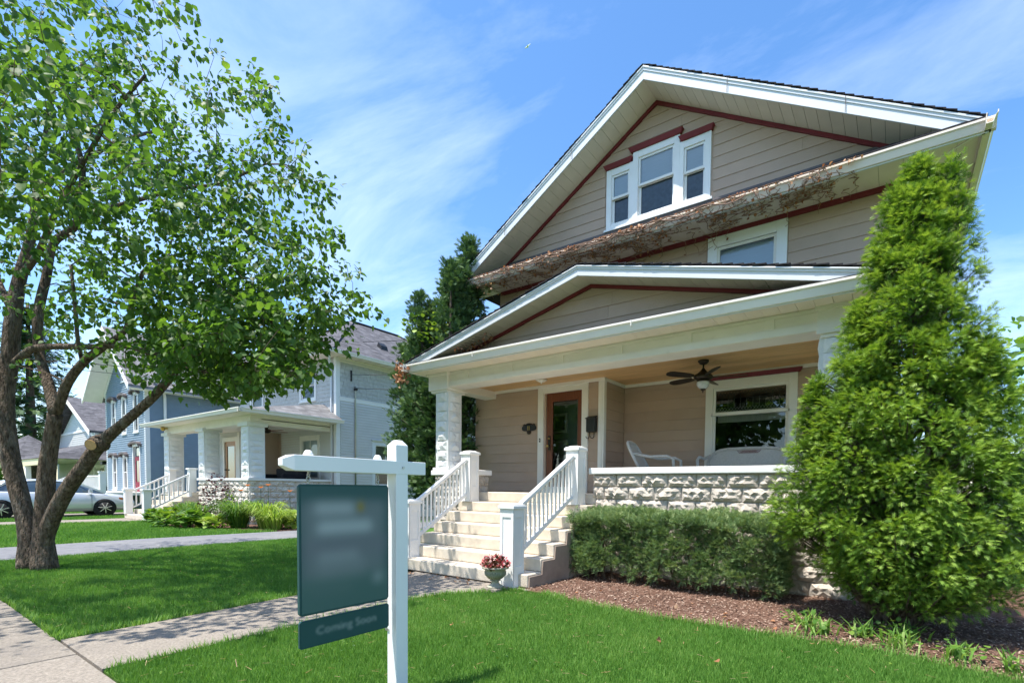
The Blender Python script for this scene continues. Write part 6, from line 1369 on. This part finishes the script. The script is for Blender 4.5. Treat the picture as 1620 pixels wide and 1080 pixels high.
for x in (-36.5, -37.5):
    hr = MB().beam((x, 6.05, 1.0), (x, 7.35, 1.66), .07, .07).build('stair_railing', 'white', BHs)
    for i in range(8): link('baluster', bl, hr, (x, 6.15+i*.15, .3+i*.077))
    MB().box(x-.1, x+.1, 5.95, 6.15, 0, 1.15).build('newel_post', 'white', hr)

# ================================================================ FAR SHINGLED HOUSE
FH = thing('gable_house', 'pale grey shingled house with wraparound porch behind the silver car', 'house', (-49, 13, 0))
YF = 10.0
wf = wallback(FH, frY(YF), lambda z: (-54, -43.6) if z < 4.9 else (-48.6-(6.9-z)*2.1, -48.6+(6.9-z)*2.1), 0, 6.9, [(-45.9, -44.4, 3.55, 5.0)], 'palegrey', 'front_wall', extra=(4.9,)); lap(wf, frY(YF), lambda z: (-54, -43.6), 3.0, 4.85, .14, [(-46.0, -44.3, 3.4, 5.1)], 'palegrey', 'siding', True)
lap(wf, frY(YF), lambda z: (-48.6-(6.9-z)*2.1, -48.6+(6.9-z)*2.1), 4.95, 6.8, .16, [], 'palegreen', 'wall_shingles', True)
MB().box(-53, -43.6, YF-.06, YF, 4.84, 4.96).build('belt_course', 'white', FH)
w = casing(FH, 'window', frY(YF), -46.0, -44.3, 3.4, 5.1, .2, 'white', .05); sash(w, frY(YF), -45.8, -44.5, 4.2, 4.9, 'white', .07, .01, 'glass', 'sheen_blind', .05); sash(w, frY(YF), -45.8, -44.5, 3.5, 4.22, 'white', .07, -.01, 'glass', 'sheen_blind', .05)
fr_ = MB()
for s in (-1, 1): fr_.prism([(-48.6, YF-.6, 7.35), (-48.6+s*5.6, YF-.6, 7.35-5.6*.476), (-48.6+s*5.6, YF-.6, 7.2-5.6*.476), (-48.6, YF-.6, 7.2)], (0, 6, 0))
fr_ = fr_.build('front_gable_roof', 'shingleg', FH)
for s in (-1, 1): MB().prism([(-48.6, YF-.63, 7.3), (-48.6+s*5.6, YF-.63, 7.3-5.6*.476), (-48.6+s*5.6, YF-.63, 6.98-5.6*.476), (-48.6, YF-.63, 6.98)], (0, .1, 0)).build('bargeboard', 'trim', fr_)
MB().quad((-60, 11, 5.2), (-41, 11, 5.2), (-46, 16, 9.6), (-56, 16, 9.6)).quad((-41, 11, 5.2), (-41, 21, 5.2), (-46, 16, 9.6)).build('hip_roof', 'shingleg', FH)
MB().box(-60, -41.2, 11, 20, 0, 5.2).build('rear_block', 'palegrey', FH)
MB().quad((-58, 6.9, 2.75), (-41.5, 6.9, 2.75), (-43, YF, 3.95), (-58, YF, 3.95)).quad((-41.5, 6.9, 2.75), (-41.5, YF, 2.75), (-43, YF, 3.95)).build('porch_roof', 'shingleg', FH); MB().box(-58, -41.6, 6.95, 7.1, 2.35, 2.74).build('porch_beam', 'yellowtrim', FH)
MB().quad((-58, 6.9, 2.73), (-41.5, 6.9, 2.73), (-41.5, YF, 2.73), (-58, YF, 2.73)).build('porch_ceiling', 'trim', FH)
tv_ = [(-52.8+3.4*math.cos(a), 8.2+3.0*math.sin(a), 2.78) for a in [math.pi*i/4+.39 for i in range(8)]]; mb = MB()
for i in range(8): mb.quad(tv_[i], tv_[(i+1) % 8], (-52.8, 8.2, 4.75))
mb.build('turret_roof', 'shingleg', FH)
for x in (-56, -50.3, -46.2, -42.0): MB().box(x-.12, x+.12, 7.0, 7.24, 0, 2.4).build('porch_post', 'white', FH)
for x0, x1 in ((-49.0, -46.6), (-44.9, -42.4)):
    w = casing(FH, 'window', frY(YF), x0, x1, 1.1, 2.5, .15, 'white', .05, bevel=0); sash(w, frY(YF), x0+.15, x1-.15, 1.2, 2.35, 'white', .06, .01, 'carglass', None)
MB().box(-58, -42, 7.05, 7.1, .85, .95).build('porch_rail', 'white', FH)
leafy('white_hydrangea', 'white blooming hydrangea in front of the far porch', 'shrub', (-44.6, 6.4, 0), 1.2, 1.6, 260, 'whiteflower', LEAF6, LF6, .22, .4, 31)
leafy('round_shrub', 'rounded yellow green shrub in front of the far porch', 'shrub', (-42.4, 6.2, 0), 1.3, 1.5, 420, 'lime', LEAF6, LF6, .18, .5, 32)
leafy('round_shrub', 'dark green shrub under the far gazebo roof', 'shrub', (-52.5, 6.6, 0), 2.2, 2.1, 420, 'hosta', LEAF6, LF6, .24, .5, 33)
leafy('round_shrub', 'low pale green shrub left of the hydrangea', 'shrub', (-47.6, 6.3, 0), 1.2, 1.1, 260, 'lime', LEAF6, LF6, .18, .5, 34)

# ================================================================ SILVER CAR
CAR = thing('parked_car', 'silver sedan parked in the driveway behind the street tree', 'car', (-27.35, 4.75, 0))
cxm, cy0 = -27.35, 4.78     # centre line X, Y of mid wheelbase; front towards +Y
def loft(name, m, secs, smooth=True, par=CAR):
    """secs: (y, [(halfwidth, z), ...]) mirrored about the centre line"""
    mb = MB(); k = len(secs[0][1])
    for y, pr in secs:
        for hw, z in pr: mb.v.append((cxm+hw, cy0+y, z))
        for hw, z in pr[::-1]: mb.v.append((cxm-hw, cy0+y, z))
    n = 2*k
    for i in range(len(secs)-1):
        for j in range(n): a = i*n+j; b = i*n+(j+1) % n; mb.f.append((a, b, b+n, a+n))
    mb.f += [tuple(range(n))[::-1], tuple(range((len(secs)-1)*n, len(secs)*n))]
    return mb.build(name, m, par, smooth)
def sec(y, hw, zb, zs, zh): return (y, [(hw*.86, zb), (hw*.99, zb+.12), (hw, (zb+zs)/2), (hw*.97, zs-.05), (hw*.90, zs), (hw*.55, zh), (.02, zh+.01)])
bodyc = loft('body', 'silver', [sec(-2.42, .66, .42, .78, .80), sec(-2.36, .80, .26, .90, .93), sec(-2.0, .87, .22, .98, 1.02), sec(-1.4, .905, .20, .97, 1.03), sec(-.6, .91, .19, .95, .99), sec(.3, .91, .19, .93, .97), sec(1.0, .905, .20, .90, .98), sec(1.6, .89, .21, .84, .92), sec(2.05, .86, .22, .76, .83), sec(2.32, .79, .26, .66, .70), sec(2.43, .62, .36, .58, .60)])
def gsec(y, hb, zb, ht, zt): return (y, [(hb, zb), (hb*.985, zb+.02), ((hb+ht)/2+.012, (zb+zt)/2), (ht, zt-.035), (ht*.9, zt), (ht*.5, zt+.03), (.02, zt+.035)])
loft('greenhouse', 'carglass', [gsec(-1.95, .72, .94, .68, .98), gsec(-1.25, .80, .93, .64, 1.32), gsec(-.5, .82, .92, .635, 1.40), gsec(.2, .82, .91, .63, 1.38), gsec(.75, .80, .90, .60, 1.25), gsec(1.45, .70, .90, .62, .93)], par=bodyc)
loft('roof_panel', 'silver', [(y, [(h_*1.01, z-.045), (h_*1.01, z-.02), (h_*.93, z+.008), (h_*.55, z+.04), (.02, z+.045)]) for y, h_, z in ((-1.75, .67, 1.08), (-1.2, .645, 1.335), (-.5, .645, 1.405), (.2, .635, 1.385), (.62, .61, 1.30))], par=bodyc)
for s in (-1, 1):
    pil = MB(); X = lambda h_: cxm+s*h_
    for pts in ([(.825, 1.45, .92), (.63, .72, 1.27)], [(.835, -.18, .92), (.65, -.22, 1.40)], [(.80, -1.72, .95), (.655, -1.15, 1.345)]): pil.beam((X(pts[0][0]), cy0+pts[0][1], pts[0][2]), (X(pts[1][0]), cy0+pts[1][1], pts[1][2]), .03, .07)
    pil.build('pillar', 'silver', bodyc)
    lines = MB()
    for y in (1.02, -.2, -1.15): lines.beam((X(.913 if y < 1 else .907), cy0+y, .30), (X(.902), cy0+y, .90), .008, .008)
    lines.beam((X(.914), cy0+1.02, .30), (X(.914), cy0-1.15, .30), .008, .01); lines.build('door_seam', 'tyre', bodyc)
    for y in (.02, -1.0): MB().box(min(X(.90), X(.935)), max(X(.90), X(.935)), cy0+y-.1, cy0+y+.1, .78, .81).build('door_handle', 'silver', bodyc)
    MB().hexa([(X(.84), cy0+.92, .93), (X(1.04), cy0+.92, .95), (X(1.02), cy0+1.04, .95), (X(.84), cy0+1.04, .93), (X(.84), cy0+.92, 1.05), (X(1.03), cy0+.92, 1.08), (X(1.0), cy0+1.02, 1.07), (X(.84), cy0+1.02, 1.04)]).build('mirror', 'silver', bodyc, bevel=.02)
    MB().hexa([(X(.60), cy0+2.36, .56), (X(.80), cy0+2.24, .58), (X(.86), cy0+1.93, .66), (X(.70), cy0+2.2, .62), (X(.60), cy0+2.33, .66), (X(.80), cy0+2.22, .69), (X(.862), cy0+1.93, .745), (X(.70), cy0+2.15, .74)]).build('headlight', 'lens', bodyc)
    MB().hexa([(X(.85), cy0+1.86, .66), (X(.876), cy0+1.98, .64), (X(.87), cy0+1.99, .64), (X(.84), cy0+1.86, .66), (X(.862), cy0+1.86, .745), (X(.868), cy0+1.96, .72), (X(.86), cy0+1.97, .72), (X(.85), cy0+1.86, .745)]).build('turn_signal', 'amber', bodyc)
    for y in (1.41, -1.41):
        wx = X(.82); c = Vector((wx, cy0+y, .325)); ox = Vector((s, 0, 0))
        ar = MB(); ar.tube([c-ox*.10, c+ox*.092], .355, 28); ar.build('wheel_arch', 'tyre', bodyc)
        wh = MB().tube([c-ox*.11, c-ox*.10, c+ox*.10, c+ox*.115, c+ox*.117, c+ox*.10], [.27, .325, .325, .29, .235, .23], 28).build('wheel', 'tyre', CAR, True)
        MB().tube([c+ox*.06, c+ox*.108, c+ox*.112, c+ox*.09], [.23, .232, .215, .20], 28, False).build('rim', 'chrome', wh, True)
        sp = MB(); sp.tube([c+ox*.06, c+ox*.115], .055, 12)
        for k in range(7): a = k*.8976+.3; d = Vector((0, math.cos(a), math.sin(a))); sp.beam(c+ox*.105, c+ox*.10+d*.215, .03, .034, (s, 0, 0))
        sp.build('spokes', 'chrome', wh); MB().tube([c+ox*.03, c+ox*.06], .21, 20).build('brake_disc', 'tyre', wh)
MB().box(cxm-.42, cxm+.42, cy0+2.37, cy0+2.43, .42, .54).build('grille', 'tyre', bodyc)

# ================================================================ FAR TREES
t = thing('spruce_tree', 'tall dark spruce with layered boughs far behind at the left', 'tree', (-60, 9.5, 0))
MB().tube([(-60, 9.5, 0), (-60, 9.5, 16)], [.45, .1], 8).build('trunk', 'bark', t, True)
gg = np.random.default_rng(8); P, D = [], []
for z in np.arange(5.2, 15.5, .55):
    R = (16-z)*.42+.4
    for k in range(11):
        a = gg.random()*6.28; L = R*(.6+.5*gg.random()); q = np.linspace(.2, 1, 16); P.append(np.stack([-60+np.cos(a)*q*L+gg.normal(0, .12, 16), 9.5+np.sin(a)*q*L+gg.normal(0, .12, 16), z-.22*q*L+.3*q**3+gg.normal(0, .10, 16)], 1)); D.append(np.tile([math.cos(a), math.sin(a), -.1], (16, 1))+gg.normal(0, .45, (16, 3)))
P = np.concatenate(P); D = np.concatenate(D); scatter('crown', FAN, FANF, P, frames(D), 'juniper', t, scale=.45+.3*gg.random(len(P)), rnd=gg.random(len(P)))
def far_tree(label, loc, h_, r, n, m='leaf', seed=1, sc=.35, name='background_tree'):
    gg = np.random.default_rng(seed); t = thing(name, label, 'tree', loc)
    b = MB(); b.tube([loc, (loc[0]+.1, loc[1], h_*.45), (loc[0], loc[1]+.1, h_*.8)], [.035*h_*.6, .02*h_*.6, .03], 8)
    lobes = gg.normal(0, 1, (9, 3)); lobes /= np.linalg.norm(lobes, axis=1, keepdims=True); cen = np.array([loc[0], loc[1], h_*.64])+lobes*np.array([r*.55, r*.55, h_*.22])
    for c in cen: b.tube([(loc[0], loc[1], h_*.35), tuple((np.array([loc[0], loc[1], h_*.5])+c)/2), tuple(c)], [.09, .06, .03], 5)
    b.build('trunk', 'bark', t, True)
    k = gg.integers(0, 9, n); d = gg.normal(0, 1, (n, 3)); d /= np.linalg.norm(d, axis=1, keepdims=True); P = cen[k]+d*np.array([r*.55, r*.55, h_*.20])*(gg.random((n, 1))**.35)
    scatter('crown', LEAF6, LF6, P, frames(d+gg.normal(0, .6, (n, 3))+[0, 0, -.4]), m, t, scale=sc*(.6+.7*gg.random(n)), rnd=np.clip(.5+.25*d[:, 2]+.2*gg.normal(size=n), 0, 1)); return t
far_tree('leafy green tree beyond the right side of the porch house', (6.2, 29, 0), 9.2, 4.2, 2600, seed=41)
far_tree('round green tree behind the far gabled house', (-72, 16, 0), 7.5, 4.5, 1500, 'lime', seed=42, sc=.45)
far_tree('large shade tree across the road, left of the camera', (-9, -15, 0), 11, 5.5, 2600, seed=43, sc=.5, name='roadside_tree')
far_tree('large shade tree across the road, behind the camera', (2, -14, 0), 10, 5, 2600, seed=44, sc=.5, name='roadside_tree')
far_tree('large shade tree across the road, right of the camera', (11, -15.5, 0), 11, 5.5, 2600, seed=45, sc=.5, name='roadside_tree')
far_tree('large shade tree across the road, far left', (-21, -14, 0), 11, 5.5, 2600, seed=46, sc=.5, name='roadside_tree')
# neighbour on the right: a corner of roof and wall behind the arborvitae
RH = thing('brick_garage', 'low brown garage with white eave behind the arborvitae at the right edge', 'garage', (6, 20, 0))
MB().box(3.0, 9, 17, 24, 0, 2.5).build('wall', 'cheek', RH); MB().prism([(2.5, 16.6, 2.45), (6, 16.6, 4.0), (9.5, 16.6, 2.45), (9.5, 16.6, 2.6), (6, 16.6, 4.2), (2.5, 16.6, 2.6)], (0, 8, 0)).build('roof', 'shingleg', RH); MB().prism([(2.45, 16.55, 2.40), (6, 16.55, 3.98), (6, 16.55, 4.12), (2.45, 16.55, 2.54)], (0, .06, 0)).build('bargeboard', 'white', RH); MB().prism([(9.55, 16.55, 2.40), (6, 16.55, 3.98), (6, 16.55, 4.12), (9.55, 16.55, 2.54)], (0, .06, 0)).build('bargeboard', 'white', RH)
# ================================================================ WIRES
def wire(label, a, b, sag, r=.012):
    a, b = Vector(a), Vector(b); pts = [a.lerp(b, i/16)-Vector((0, 0, sag*4*(i/16)*(1-i/16))) for i in range(17)]
    o = MB().tube(pts, r, 5).build('utility_wire', 'wire'); tag(o, label, 'wire', 'overhead service wires')
wire('upper overhead wire running from the left to the grey house mast', (-42, 0, 9.0), (GR+.1, 11.5, 5.15), .5); wire('middle overhead wire running from the left to the grey house mast', (-42, 0, 8.6), (GR+.1, 11.5, 5.05), .6); wire('lower overhead wire running from the left to the grey house bracket', (-42, 0, 8.2), (GR+.06, 11.35, 5.55), .4)
wire('wire crossing over the grey hip roof towards the juniper', (-26, 12.0, 8.3), (-9.6, 13.5, 6.6), .2, .014)
wire('pair of low wires between the grey house and the porch house, upper', (GR+.06, 11.35, 5.6), (-8.3, 14, 5.3), .12, .010); wire('pair of low wires between the grey house and the porch house, lower', (GR+.1, 11.5, 5.1), (-8.3, 14, 4.8), .15, .010)
# tiny distant airplane
d = Vector((-0.0, 0, 0)); t = thing('airplane', 'tiny white airplane high in the blue sky left of the gable', 'airplane', (0, 0, 0))
A0 = Vector((-118.2, 148.6, 164.0)); t.location = A0; ORG[t.name] = A0
MB().tube([A0+Vector((-1.0, -.4, -.55)), A0+Vector((0, 0, 0)), A0+Vector((1.0, .4, .7))], [.12, .22, .1], 8).build('fuselage', 'white', t, True); MB().beam(A0+Vector((-.5, .8, .3)), A0+Vector((.5, -.8, -.3)), .35, .08).build('wing', 'white', t)
